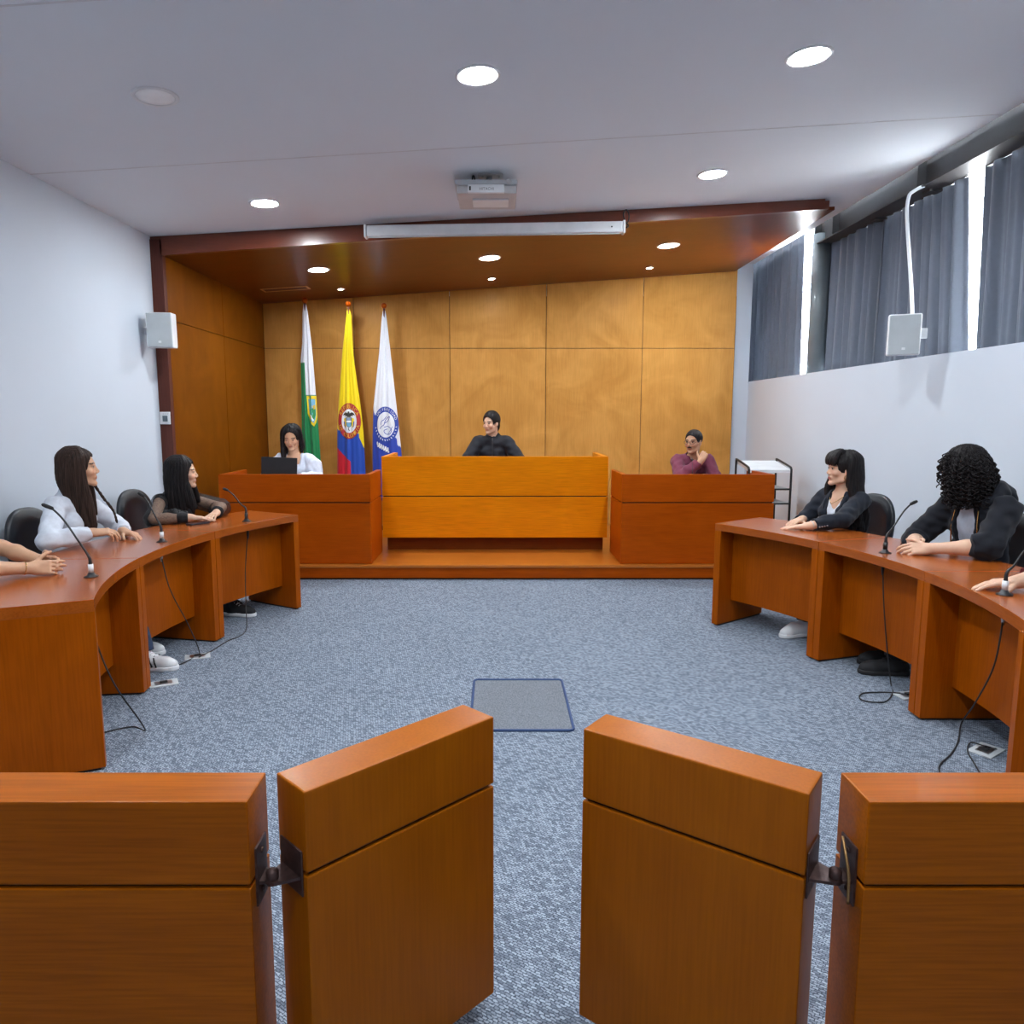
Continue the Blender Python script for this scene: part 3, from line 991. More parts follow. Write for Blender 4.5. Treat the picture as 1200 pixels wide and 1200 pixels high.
# ------------------------------------------------------------------ speakers, thermostat
def speaker(loc, rz, tilt, label):
    root = thing('wall_speaker', label, 'speaker', loc, rz, 'white box speakers')
    Tm = Matrix.Rotation(tilt, 4, 'X')
    b = BM(); box(b, -0.105, 0.105, 0, 0.15, -0.145, 0.145, 0.012, M=Tm)
    obj('cabinet', b, M['white_plastic'], root)
    b = BM(); box(b, -0.098, 0.098, -0.008, 0.001, -0.138, 0.138, 0.004, M=Tm)
    gr = obj('grille', b, M['speaker_grille'], root)
    b = BM(); box(b, -0.011, 0.011, -0.011, -0.007, -0.105, -0.088, M=Tm)
    obj('badge', b, M['white_plastic'], gr)
    return root
s = speaker((-2.845, 6.25, 2.235), math.radians(10), math.radians(3), 'white box speaker on the left wall beside the dark red post')
b = BM(); box(b, -0.165, -0.02, 0.08, 0.11, -0.03, 0.03, 0.003, M=Matrix.Rotation(math.radians(-10), 4, 'Z'))
obj('bracket', b, M['white_plastic'], s)
s = speaker((2.905, 5.30, 2.09), math.radians(-26), math.radians(4), 'white box speaker hanging from a conduit in front of the grey curtains')
b = BM()
T = Matrix.Rotation(math.radians(26), 4, 'Z')
pp = [(3.28, 5.80, 3.27), (3.20, 5.84, 3.23), (3.16, 5.84, 3.18), (3.14, 5.80, 3.0), (3.06, 5.52, 2.4), (3.035, 5.44, 2.16), (3.03, 5.43, 2.04)]
tube(b, smooth_path([T @ (Vector(q) - Vector((2.905, 5.30, 2.09))) for q in pp], 6), 0.013, 10)
box(b, 0.08, 0.15, 0.10, 0.13, -0.02, 0.05, 0.003)
obj('conduit', b, M['white_plastic'], s)
root = thing('wall_control', 'small white control panel with grey display on the dark red post', 'control panel', (-2.968, YC, 1.50))
b = BM(); box(b, -0.046, 0.046, -0.014, 0, -0.055, 0.055, 0.004)
obj('plate', b, M['white_plastic'], root)
b = BM(); box(b, -0.020, 0.024, -0.017, -0.013, -0.030, 0.022, 0.001)
obj('display', b, mat('lcd_grey', (0.10, 0.13, 0.15), 0.3), root)
b = BM()
for k in range(3):
    box(b, 0.02 - 0.018 * k, 0.03 - 0.018 * k, -0.016, -0.013, 0.033, 0.041)
obj('buttons', b, M['grey_plastic'], root)

# ------------------------------------------------------------------ projector and screen
root = thing('projector', 'grey box projector hung from the ceiling above the screen', 'projector', (-0.08, 5.34, 3.065))
b = BM(); box(b, -0.205, 0.215, 0.0, 0.40, 0.0, 0.055, 0.008)
obj('body', b, M['projector'], root)
b = BM(); box(b, -0.22, 0.22, -0.02, 0.36, 0.055, 0.088, 0.006)
cv = obj('top_cover', b, M['grey_plastic'], root)
b = BM(); lathe(b, [(0, 0), (0.019, 0), (0.019, 0.004), (0, 0.004)], 20, M=Matrix.Translation((0.16, -0.02, 0.074)) @ Matrix.Rotation(PI / 2, 4, 'X'))
obj('knob', b, M['projector'], cv)
b = BM(); box(b, -0.128, 0.128, -0.03, 0.0, -0.002, 0.052, 0.003)
lb = obj('front_plate', b, M['white_plastic'], root)
b = text_bm('HITACHI', 0.026, 0.0005)
b.transform(Matrix.Translation((0.004, -0.0305, 0.022)) @ Matrix.Rotation(PI / 2, 4, 'X'))
obj('lettering', b, mat('grey_print', (0.12, 0.12, 0.13), 0.5), lb)
b = BM(); box(b, -0.118, -0.106, -0.0315, -0.029, 0.012, 0.04)
obj('sensor_window', b, M['black'], lb)
b = BM(); box(b, -0.1, 0.16, 0.12, 0.30, -0.012, 0.0, 0.003)
obj('mirror_window', b, M['white_plastic'], root)
b = BM()
zt = zc(-0.08) - 3.065
lathe(b, [(0, 0.088), (0.022, 0.088), (0.022, zt - 0.01), (0, zt - 0.01)], 16, M=Matrix.Translation((0.02, 0.12, 0)))
prism(b, [(p[0] + 0.03, p[1] + 0.10) for p in rrect(0.09, 0.05, 0.03)], zt - 0.012, zt - 0.004)
for px in (-0.03, 0.09):
    blob(b, (px, 0.10, zt - 0.015), (0.010, 0.010, 0.006), 10, 6)
obj('ceiling_mount', b, M['steel'], root)
b = BM(); tube(b, smooth_path([(-0.10, 0.05, 0.085), (-0.095, 0.05, 0.13), (-0.085, 0.06, 0.13), (-0.08, 0.06, 0.085)], 4), 0.006, 8)
obj('cable_loop', b, M['black'], root)

root = thing('projection_screen', 'long white rolled projection screen housing along the canopy front', 'projection screen', (-0.025, 6.42, 3.088))
root.rotation_euler = (0, -math.atan(0.034 / 2.19), 0)
b = BM(); box(b, -1.085, 1.085, -0.04, 0.04, -0.045, 0.046, 0.012)
obj('housing', b, M['white_plastic'], root)
for s in (-1, 1):
    b = BM(); box(b, min(s * 1.085, s * 1.105), max(s * 1.085, s * 1.105), -0.046, 0.046, -0.052, 0.052, 0.006)
    obj('end_cap', b, M['white_plastic'], root)
    b = BM(); box(b, s * 1.0 - 0.02, s * 1.0 + 0.02, 0.04, 0.118, -0.01, 0.03)
    obj('bracket', b, M['white_plastic'], root)
b = BM(); tube(b, [(-1.06, -0.012, -0.047), (1.06, -0.012, -0.047)], 0.008, 8)
obj('bottom_bar', b, M['grey_plastic'], root)
b = BM(); blob(b, (0.99, -0.041, 0.0), (0.007, 0.003, 0.007), 10, 6)
obj('screw', b, M['black'], root)
b = BM(); tube(b, smooth_path([(1.10, 0.0, 0.02), (1.135, 0.0, 0.05), (1.14, 0.0, 0.11), (1.12, 0.02, 0.15), (1.10, 0.04, 0.12), (1.115, 0.03, 0.06), (1.14, 0.02, 0.02), (1.12, 0.0, 0.0)], 5), 0.005, 8)
obj('power_cord', b, M['black'], root)

# ------------------------------------------------------------------ flags
M['flagcloth'] = col_attr_mat('flag_cloth', 0.6, 0.3, sheen=0.2)
def interp(z, tab):
    if z >= tab[0][0]:
        return tab[0][1:]
    for p, q in zip(tab, tab[1:]):
        if z >= q[0]:
            t = (p[0] - z) / (p[0] - q[0])
            t2 = t
            return tuple(a + (b2 - a) * t2 for a, b2 in zip(p[1:], q[1:]))
    return tab[-1][1:]
def flag(x, y, ztop, tab, colour, label, folds, seed):
    """tab rows: z, left edge x, right edge x, top first (heights above the floor)"""
    Z0 = 0.14
    root = thing('flag', label, 'flag', (x, y, Z0), group='flags on wooden poles behind the left counter')
    def surf(X, Z):
        l, r_ = interp(Z, tab)
        u = max(-0.985, min(0.985, (2 * X - l - r_) / (r_ - l)))
        a = (r_ - l) / 2
        t = min(1, (ztop - Z) / 1.2)
        rip = sum(A * math.cos(k * PI * u + p + 0.7 * (ztop - Z)) for A, k, p in folds)
        return y - 0.42 * a * math.sqrt(1 - u * u) - 0.022 * t * rip * (1 - abs(u) ** 4)
    z1, z0 = tab[0][0], tab[-1][0]
    NU, NZ = 70, 170
    b = BM()
    cl = b.verts.layers.float_color.new('Col')
    F, K = [], []
    for j in range(NZ + 1):
        Z = z1 + (z0 - z1) * j / NZ
        l, r_ = interp(Z, tab)
        fr, bk = [], []
        for i in range(NU + 1):
            u = -math.cos(PI * i / NU)
            X = (l + r_) / 2 + u * (r_ - l) / 2
            c = colour(u, Z)
            v = b.verts.new((X - x, surf(X, Z) - y, Z - Z0))
            v[cl] = c + (1,)
            fr.append(v)
            if 0 < i < NU:
                v = b.verts.new((X - x, 0.3 * (r_ - l) / 2 * math.sqrt(max(0, 1 - u * u)), Z - Z0))
                v[cl] = c + (1,)
                bk.append(v)
        F.append(fr)
        K.append(bk)
    for j in range(NZ):
        for i in range(NU):
            f = b.faces.new([F[j][i], F[j + 1][i], F[j + 1][i + 1], F[j][i + 1]])
            f.smooth = True
        A = [F[j][0]] + K[j] + [F[j][-1]]
        B = [F[j + 1][0]] + K[j + 1] + [F[j + 1][-1]]
        for i in range(NU):
            f = b.faces.new([A[i], A[i + 1], B[i + 1], B[i]])
            f.smooth = True
    cloth = obj('cloth', b, M['flagcloth'], root)
    b = BM(); tube(b, [(0, 0, 0.02), (0, 0, ztop - Z0 + 0.06)], 0.012, 12)
    obj('pole', b, M['wood_frame'], root)
    b = BM(); blob(b, (0, 0, ztop - Z0 + 0.075), (0.034, 0.034, 0.034))
    obj('finial', b, M['wood_side'], root)
    b = BM(); lathe(b, [(0, 0), (0.13, 0), (0.13, 0.02), (0.05, 0.05), (0.02, 0.06), (0, 0.06)], 32)
    obj('stand', b, M['wood_frame'], root)
    # emblem pieces: flat shapes laid onto the cloth
    emb = bmesh.new()
    emats = []
    def lay(t, m, lift):
        if m not in emats:
            emats.append(m)
        vs = []
        for v in t.verts:
            X, Z = v.co.x, v.co.y
            vs.append(emb.verts.new((X - x, surf(X, Z) - lift - y, Z - Z0)))
        t.verts.index_update()
        for f in t.faces:
            try:
                nf = emb.faces.new([vs[v.index] for v in f.verts])
                nf.material_index = emats.index(m)
            except ValueError:
                pass
        t.free()
    def disc(cx_, cz, rx, rz, m, lift, r0=0.0, n=48, rings=5, shape=None):
        t = bmesh.new()
        rows = []
        for j in range(rings + 1):
            f = r0 + (1 - r0) * j / rings
            f = max(f, 0.02)
            row = []
            for k in range(n):
                a = 2 * PI * k / n
                px, pz = math.cos(a), math.sin(a)
                if shape:
                    px, pz = shape(a)
                row.append(t.verts.new((cx_ + rx * f * px, cz + rz * f * pz, 0)))
            rows.append(row)
        for j in range(rings):
            for k in range(n):
                t.faces.new([rows[j][k], rows[j][(k + 1) % n], rows[j + 1][(k + 1) % n], rows[j + 1][k]])
        if r0 == 0:
            t.faces.new(rows[0])
        lay(t, m, lift)
    def poly(pts, m, lift, sub=3):
        t = bmesh.new()
        f = t.faces.new([t.verts.new((p[0], p[1], 0)) for p in pts])
        bmesh.ops.triangulate(t, faces=[f])
        bmesh.ops.subdivide_edges(t, edges=t.edges[:], cuts=sub, use_grid_fill=True)
        lay(t, m, lift)
    def line(pts, wd, m, lift):
        P2 = [Vector((p[0], p[1])) for p in pts]
        t = bmesh.new()
        prev = None
        for i, p in enumerate(P2):
            d = (P2[min(i + 1, len(P2) - 1)] - P2[max(i - 1, 0)]).normalized()
            n_ = Vector((-d.y, d.x)) * wd / 2
            a, c2 = t.verts.new((p.x + n_.x, p.y + n_.y, 0)), t.verts.new((p.x - n_.x, p.y - n_.y, 0))
            if prev:
                t.faces.new([prev[0], prev[1], c2, a])
            prev = (a, c2)
        lay(t, m, lift)
    def arc_text(s, cx_, cz, rx, rz, a_mid, span, size, m, lift, inward=False):
        n = len(s)
        for i, ch in enumerate(s):
            if ch == ' ':
                continue
            f = (i + 0.5) / n - 0.5
            a = a_mid + (f if inward else -f) * span
            t = text_bm(ch, size)
            rot = a + PI / 2 if inward else a - PI / 2
            for v in t.verts:
                px, pz = v.co.x, v.co.y
                qx = px * math.cos(rot) - pz * math.sin(rot)
                qz = px * math.sin(rot) + pz * math.cos(rot)
                v.co = Vector((cx_ + rx * math.cos(a) + qx * rx / rz, cz + rz * math.sin(a) + qz, 0))
            lay(t, m, lift)
    def done():
        obj('emblem', emb, emats, cloth)
    return disc, poly, line, arc_text, done

cw, cgreen, cyel, cblue, cred, cblu2 = (0.78, 0.80, 0.86), (0.01, 0.22, 0.07), (0.86, 0.64, 0.0), (0.015, 0.07, 0.42), (0.60, 0.012, 0.03), (0.025, 0.06, 0.42)
FM = {k: mat('flag_' + k, v, 0.6) for k, v in dict(white=(0.8, 0.82, 0.86), gold=(0.75, 0.48, 0.03), red=(0.42, 0.02, 0.025), dark=(0.04, 0.035, 0.03), blue=(0.02, 0.06, 0.38), sky=(0.16, 0.42, 0.62), green=(0.02, 0.25, 0.08), yellow=(0.85, 0.63, 0.01), steel=(0.25, 0.35, 0.55)).items()}

# yellow / blue / red
def c2(u, z):
    if z > 1.335 - 0.03 * u - (0.12 * max(0, u - 0.72) / 0.28 + (0.05 if u > 0.72 else 0)):
        return cyel
    if u < 0.02 - 0.0 and z < 1.145 - (u + 1) * 0.165:
        return cred
    return cblue
D, Pp, Ln, AT, done = flag(-1.78, 8.90, 2.775, [(2.79, -1.795, -1.765), (2.70, -1.81, -1.745), (2.27, -1.868, -1.735), (1.90, -1.905, -1.695), (1.71, -1.925, -1.668), (1.35, -1.952, -1.635), (0.82, -1.965, -1.62), (0.50, -1.955, -1.63)], c2, 'yellow, blue and red flag with a round red ringed crest, middle of the three', [(0.5, 3.0, 0.4), (0.35, 5.0, 1.2)], 2)
ex, ez = -1.795, 1.465
D(ex, ez, 0.138, 0.215, FM['red'], 0.006, r0=0.66)
D(ex, ez, 0.0925, 0.143, FM['white'], 0.006)
AT('REPUBLICA', ex, ez, 0.112, 0.175, PI / 2, 2.3, 0.075, FM['gold'], 0.009)
AT('DE COLOMBIA', ex, ez, 0.115, 0.180, -PI / 2, 2.6, 0.068, FM['gold'], 0.009, True)
for s in (-1, 1):
    Pp([(ex, ez + 0.088), (ex + s * 0.028, ez + 0.104), (ex + s * 0.055, ez + 0.100), (ex + s * 0.074, ez + 0.066), (ex + s * 0.052, ez + 0.072), (ex + s * 0.040, ez + 0.058), (ex + s * 0.026, ez + 0.064), (ex + s * 0.014, ez + 0.046), (ex, ez + 0.046)][::-s], FM['dark'], 0.009)
D(ex - 0.002, ez + 0.10, 0.010, 0.016, FM['dark'], 0.010, rings=2)
for s in (-1, 1):
    Pp([(ex + s * 0.03, ez + 0.04), (ex + s * 0.062, ez + 0.03), (ex + s * 0.066, ez - 0.05), (ex + s * 0.045, ez - 0.085), (ex + s * 0.03, ez - 0.06)][::s], FM['yellow'], 0.009)
    Pp([(ex + s * 0.055, ez + 0.0), (ex + s * 0.066, ez - 0.01), (ex + s * 0.056, ez - 0.07), (ex + s * 0.045, ez - 0.08)][::s], FM['blue'], 0.010)
Pp([(ex - 0.034, ez + 0.042), (ex + 0.034, ez + 0.042), (ex + 0.034, ez - 0.03), (ex + 0.022, ez - 0.062), (ex, ez - 0.078), (ex - 0.022, ez - 0.062), (ex - 0.034, ez - 0.03)][::-1], FM['dark'], 0.011)
Pp([(ex - 0.029, ez + 0.037), (ex + 0.029, ez + 0.037), (ex + 0.029, ez + 0.012), (ex - 0.029, ez + 0.012)][::-1], FM['steel'], 0.013)
Pp([(ex - 0.029, ez + 0.008), (ex + 0.029, ez + 0.008), (ex + 0.029, ez - 0.018), (ex - 0.029, ez - 0.018)][::-1], FM['white'], 0.013)
Pp([(ex - 0.029, ez - 0.022), (ex + 0.029, ez - 0.022), (ex + 0.02, ez - 0.056), (ex, ez - 0.072), (ex - 0.02, ez - 0.056)][::-1], FM['sky'], 0.013)
Ln([(ex, ez - 0.08), (ex - 0.004, ez - 0.10), (ex + 0.004, ez - 0.12)], 0.008, FM['dark'], 0.010)
done()
# white / blue with round seal
def c3(u, z):
    return cw if z > 1.63 - 0.40 * max(0, (u + 1) / 2) ** 0.6 + (0.0 if u < 0.8 else -0.08) else cblu2
D, Pp, Ln, AT, done = flag(-1.355, 8.90, 2.755, [(2.77, -1.37, -1.34), (2.68, -1.385, -1.325), (2.27, -1.425, -1.285), (1.64, -1.505, -1.225), (1.20, -1.525, -1.185), (0.95, -1.53, -1.165), (0.50, -1.53, -1.17)], c3, 'white and blue flag with a round blue seal, rightmost of the three', [(0.5, 2.6, 1.4), (0.35, 4.4, 0.3)], 3)
ex, ez = -1.352, 1.42
D(ex, ez, 0.150, 0.218, FM['blue'], 0.006, r0=0.70)
D(ex, ez, 0.107, 0.154, FM['white'], 0.006)
AT('UNIVERSIDAD', ex, ez, 0.127, 0.186, PI / 2 - 0.15, 2.2, 0.050, FM['white'], 0.009)
for k in range(14):
    a = -PI / 2 - 1.4 + 2.8 * k / 13
    Ln([(ex + 0.119 * math.cos(a), ez + 0.175 * math.sin(a)), (ex + 0.133 * math.cos(a + 0.05), ez + 0.196 * math.sin(a + 0.05))], 0.010, FM['white'], 0.009)
Ln(smooth_path([(ex - 0.07, ez - 0.05, 0), (ex - 0.05, ez - 0.02, 0), (ex - 0.02, ez + 0.0, 0), (ex + 0.0, ez + 0.06, 0), (ex + 0.05, ez + 0.10, 0), (ex + 0.03, ez + 0.05, 0), (ex - 0.01, ez + 0.02, 0)], 6), 0.007, FM['blue'], 0.009)
Ln(smooth_path([(ex - 0.06, ez + 0.0, 0), (ex - 0.05, ez + 0.04, 0), (ex - 0.02, ez + 0.06, 0), (ex + 0.01, ez + 0.10, 0)], 6), 0.007, FM['blue'], 0.009)
Ln(smooth_path([(ex - 0.02, ez - 0.03, 0), (ex + 0.03, ez - 0.02, 0), (ex + 0.07, ez - 0.06, 0), (ex + 0.05, ez - 0.11, 0), (ex + 0.0, ez - 0.11, 0), (ex - 0.02, ez - 0.07, 0), (ex + 0.02, ez - 0.05, 0)], 6), 0.007, FM['blue'], 0.009)
Ln(smooth_path([(ex + 0.02, ez - 0.12, 0), (ex + 0.05, ez - 0.08, 0), (ex + 0.08, ez - 0.02, 0)], 6), 0.006, FM['blue'], 0.009)
for k in range(6):
    px, pz = ex - 0.105 + 0.025 * k, ez - 0.235 - 0.014 * k
    D(px, pz + 0.012, 0.011, 0.022, FM['white'], 0.008, n=12, rings=2)
    D(px + 0.008, pz - 0.02, 0.012, 0.015, FM['white'], 0.008, n=12, rings=2)
done()
# white / green with shield
def c1(u, z):
    if u < -0.28:
        return cw if z > 2.165 else cgreen
    return cw if z > 1.77 else cgreen
D, Pp, Ln, AT, done = flag(-2.298, 8.90, 2.815, [(2.845, -2.315, -2.285), (2.75, -2.33, -2.265), (2.40, -2.345, -2.235), (2.18, -2.37, -2.22), (1.77, -2.375, -2.20), (1.34, -2.385, -2.18), (0.84, -2.36, -2.16), (0.50, -2.36, -2.16)], c1, 'green and white flag with a yellow edged shield, leftmost of the three', [(0.6, 2.4, 2.4), (0.3, 4.6, 0.9)], 1)
ex, ez = -2.245, 1.60
sh = lambda k: [(ex - 0.058 * k, ez + 0.165 * k), (ex + 0.052 * k, ez + 0.165 * k), (ex + 0.056 * k, ez - 0.08 * k), (ex + 0.045 * k, ez - 0.15 * k), (ex + 0.02 * k, ez - 0.205 * k), (ex - 0.02 * k, ez - 0.15 * k), (ex - 0.05 * k, ez - 0.05 * k)][::-1]
Pp(sh(1.0), FM['yellow'], 0.006)
Pp(sh(0.78), FM['sky'], 0.008)
Pp([(ex - 0.03, ez + 0.0), (ex + 0.038, ez + 0.03), (ex + 0.04, ez - 0.06), (ex + 0.02, ez - 0.13), (ex - 0.02, ez - 0.07)][::-1], FM['green'], 0.010)
Pp([(ex + 0.0, ez + 0.045), (ex + 0.038, ez + 0.06), (ex + 0.038, ez + 0.01), (ex + 0.01, ez + 0.0)][::-1], FM['gold'], 0.011)
Ln([(ex - 0.012, ez - 0.06), (ex + 0.0, ez - 0.10), (ex + 0.018, ez - 0.13)], 0.016, FM['white'], 0.012)
done()

# ------------------------------------------------------------------ swivel chairs
def make_chair():
    root = thing('office_chair', 'chair', 'chair')
    b = BM(); blob(b, (0, 0.0, 0.40), (0.235, 0.225, 0.040), 32, 10, 0.7)
    obj('seat', b, M['leather'], root)
    b = BM()
    t = bmesh.new()
    blob(t, (0, 0, 0), (0.195, 0.042, 0.235), 36, 22, 0.82)
    for v in t.verts:                 # dished back with padded rim
        rr = math.hypot(v.co.x / 0.205, v.co.z / 0.235)
        if v.co.y > 0:
            v.co.y -= 0.022 * max(0, 1 - (rr / 0.72) ** 4)
        v.co.y += 0.55 * v.co.x ** 2 - 0.02 - 0.10 * (v.co.z)
    t.transform(Matrix.Translation((0, -0.235, 0.715)))
    _merge(b, t)
    back = obj('backrest', b, M['leather'], root)
    b = BM()
    tube(b, smooth_path([(0, -0.02, 0.355), (0, -0.20, 0.365), (0, -0.275, 0.47), (0, -0.285, 0.70)], 6), 0.022, 10)
    obj('back_support', b, M['black'], root)
    b = BM(); lathe(b, [(0, 0.09), (0.035, 0.09), (0.035, 0.26), (0.022, 0.26), (0.022, 0.35), (0.09, 0.36), (0, 0.365)], 20)
    obj('column', b, M['black'], root)
    for k in range(5):
        a = 2 * PI * k / 5 + 0.3
        b = BM(); tube(b, [(0.02 * math.cos(a), 0.02 * math.sin(a), 0.10), (0.15 * math.cos(a), 0.15 * math.sin(a), 0.09), (0.25 * math.cos(a), 0.25 * math.sin(a), 0.065)], [0.025, 0.02, 0.014], 8)
        lg = obj('leg', b, M['black'], root)
        b = BM()
        lathe(b, [(0, -0.02), (0.022, -0.02), (0.026, 0), (0.022, 0.02), (0, 0.02)], 16, M=Matrix.Translation((0.25 * math.cos(a), 0.25 * math.sin(a), 0.026)) @ Matrix.Rotation(a + PI / 2, 4, 'Z') @ Matrix.Rotation(PI / 2, 4, 'Y'))
        obj('caster', b, M['rubber'], lg)
    return root
chair0 = make_chair()
used = [False]
def place_chair(x, y, z, face, label, s=(1, 1, 1)):
    """face: direction (degrees) the sitter looks"""
    if not used[0]:
        o = chair0
        used[0] = True
    else:
        o = copy_thing(chair0)
    o.location = (x, y, z)
    o.rotation_euler = (0, 0, math.radians(face - 90))
    o.scale = s
    o['label'] = label
    o['group'] = 'black oval backed office chairs'
    return o
# ------------------------------------------------------------------ implicit surfaces for people and cloth
class Field:
    """smooth union of rounded shapes on a grid, meshed with surface nets"""
    def __init__(self, h):
        self.h = h
        self.ops = []
    def cone(self, a, b, ra, rb, k=0.015, sub=False, flat=None, sq=None):
        a, b = np.array(a, float), np.array(b, float)
        self.ops.append(('c', a, b, ra, rb, k, sub, flat))
    def ell(self, c, r, R=None, k=0.015, sub=False):
        self.ops.append(('e', np.array(c, float), np.array(r, float), np.eye(3) if R is None else np.array(R, float), 0, k, sub, None))
    def cut(self, p, n):
        """remove everything on the side of p that n points to"""
        self.ops.append(('p', np.array(p, float), np.array(n, float), 0, 0, 0, True, None))
    def bounds(self):
        lo, hi = np.full(3, 1e9), np.full(3, -1e9)
        for o in self.ops:
            if o[6]:
                continue
            if o[0] == 'c':
                m = max(o[3], o[4]) + 0.03
                lo = np.minimum(lo, np.minimum(o[1], o[2]) - m)
                hi = np.maximum(hi, np.maximum(o[1], o[2]) + m)
            else:
                m = o[2].max() + 0.03
                lo = np.minimum(lo, o[1] - m)
                hi = np.maximum(hi, o[1] + m)
        return lo, hi
    def mesh(self, name, disp=None, smooth=True):
        h = self.h
        lo, hi = self.bounds()
        n = np.ceil((hi - lo) / h).astype(int) + 1
        F = np.full(n, 0.2, np.float32)
        ax = [(lo[i] + h * np.arange(n[i])).astype(np.float32) for i in range(3)]
        for o in self.ops:
            if o[0] == 'p':
                x, y, z = np.meshgrid(*ax, indexing='ij', sparse=True)
                d = (x - o[1][0]) * o[2][0] + (y - o[1][1]) * o[2][1] + (z - o[1][2]) * o[2][2]
                np.maximum(F, d, out=F)
                continue
            k = o[5]
            if o[0] == 'c':
                m = max(o[3], o[4]) + k + 3 * h
                l, u = np.minimum(o[1], o[2]) - m, np.maximum(o[1], o[2]) + m
            else:
                m = o[2].max() + k + 3 * h
                l, u = o[1] - m, o[1] + m
            i0 = np.clip(((l - lo) / h).astype(int), 0, n)
            i1 = np.clip(((u - lo) / h).astype(int) + 2, 0, n)
            if np.any(i1 <= i0):
                continue
            x, y, z = np.meshgrid(*[ax[i][i0[i]:i1[i]] for i in range(3)], indexing='ij', sparse=True)
            if o[0] == 'c':
                a, b = o[1], o[2]
                d = b - a
                L2 = max(d @ d, 1e-12)
                t = np.clip(((x - a[0]) * d[0] + (y - a[1]) * d[1] + (z - a[2]) * d[2]) / L2, 0, 1)
                D = np.sqrt((x - a[0] - t * d[0]) ** 2 + (y - a[1] - t * d[1]) ** 2 + (z - a[2] - t * d[2]) ** 2) - (o[3] + (o[4] - o[3]) * t)
                if o[7]:
                    u_ = d / math.sqrt(L2)
                    D = np.maximum(D, (x - b[0]) * u_[0] + (y - b[1]) * u_[1] + (z - b[2]) * u_[2])
            else:
                R = o[3]
                p = [(x - o[1][0]) * R[0][i] + (y - o[1][1]) * R[1][i] + (z - o[1][2]) * R[2][i] for i in range(3)]
                r = o[2]
                k0 = np.sqrt(sum((p[i] / r[i]) ** 2 for i in range(3)))
                k1 = np.sqrt(sum((p[i] / r[i] ** 2) ** 2 for i in range(3))) + 1e-6
                D = k0 * (k0 - 1) / k1
            S = F[i0[0]:i1[0], i0[1]:i1[1], i0[2]:i1[2]]
            if o[6]:
                D = -D
                if k > 0:
                    hh = np.maximum(k - np.abs(S - D), 0) / k
                    S[...] = np.maximum(S, D) + hh * hh * k * 0.25
                else:
                    S[...] = np.maximum(S, D)
            else:
                if k > 0:
                    hh = np.maximum(k - np.abs(S - D), 0) / k
                    S[...] = np.minimum(S, D) - hh * hh * k * 0.25
                else:
                    S[...] = np.minimum(S, D)
        if disp is not None:
            idx = np.where(np.abs(F) < 0.02)
            P = [ax[i][idx[i]] for i in range(3)]
            F[idx] += disp(*P).astype(np.float32)
        F[0], F[-1] = 0.2, 0.2
        F[:, 0], F[:, -1] = 0.2, 0.2
        F[:, :, 0], F[:, :, -1] = 0.2, 0.2
        V, Q = nets(F, lo, h)
        me = bpy.data.meshes.new(name)
        me.vertices.add(len(V))
        me.vertices.foreach_set('co', V.astype(np.float32).ravel())
        me.loops.add(len(Q) * 4)
        me.loops.foreach_set('vertex_index', Q.astype(np.int32).ravel())
        me.polygons.add(len(Q))
        me.polygons.foreach_set('loop_start', (np.arange(len(Q)) * 4).astype(np.int32))
        me.polygons.foreach_set('use_smooth', np.ones(len(Q), bool))
        me.update(calc_edges=True)
        me.validate()
        return me, V

def nets(F, lo, h):
    ins = F < 0
    cnt = np.zeros(tuple(s - 1 for s in F.shape), np.uint8)
    sl_ = lambda d, s: slice(d, s - 1 + d)
    sh = F.shape
    for c in range(8):
        d = (c & 1, c >> 1 & 1, c >> 2 & 1)
        cnt += ins[sl_(d[0], sh[0]), sl_(d[1], sh[1]), sl_(d[2], sh[2])]
    act = np.where((cnt > 0) & (cnt < 8))
    N = len(act[0])
    imap = np.full(cnt.shape, -1, np.int32)
    imap[act] = np.arange(N)
    val = []
    for c in range(8):
        d = (c & 1, c >> 1 & 1, c >> 2 & 1)
        val.append(F[act[0] + d[0], act[1] + d[1], act[2] + d[2]])
    acc = np.zeros((N, 3))
    num = np.zeros(N)
    for c in range(8):
        for axis in range(3):
            if c >> axis & 1:
                continue
            e = c | (1 << axis)
            a, b = val[c], val[e]
            m = (a < 0) != (b < 0)
            t = np.where(m, a / np.where(m, a - b, 1), 0)
            p = np.array([c & 1, c >> 1 & 1, c >> 2 & 1], float)[None, :].repeat(N, 0)
            p[:, axis] += t
            acc += p * m[:, None]
            num += m
    V = (np.stack(act, 1) + acc / num[:, None]) * h + lo
    quads = []
    for axis in range(3):
        a1, a2 = (axis + 1) % 3, (axis + 2) % 3
        A = [slice(1, -1)] * 3
        B = [slice(1, -1)] * 3
        A[axis] = slice(0, -1)
        B[axis] = slice(1, None)
        s0, s1 = ins[tuple(A)], ins[tuple(B)]
        for flip in (0, 1):
            w = np.where((s0 & ~s1) if not flip else (~s0 & s1))
            idx = [w[0] + A[0].start, w[1] + A[1].start, w[2] + A[2].start]
            def cell(o1, o2):
                q = list(idx)
                q[a1] = q[a1] - o1
                q[a2] = q[a2] - o2
                return imap[q[0], q[1], q[2]]
            q = np.stack([cell(1, 1), cell(0, 1), cell(0, 0), cell(1, 0)], 1)
            quads.append(q if not flip else q[:, ::-1])
    Q = np.concatenate(quads)
    return V, Q[(Q >= 0).all(1)]

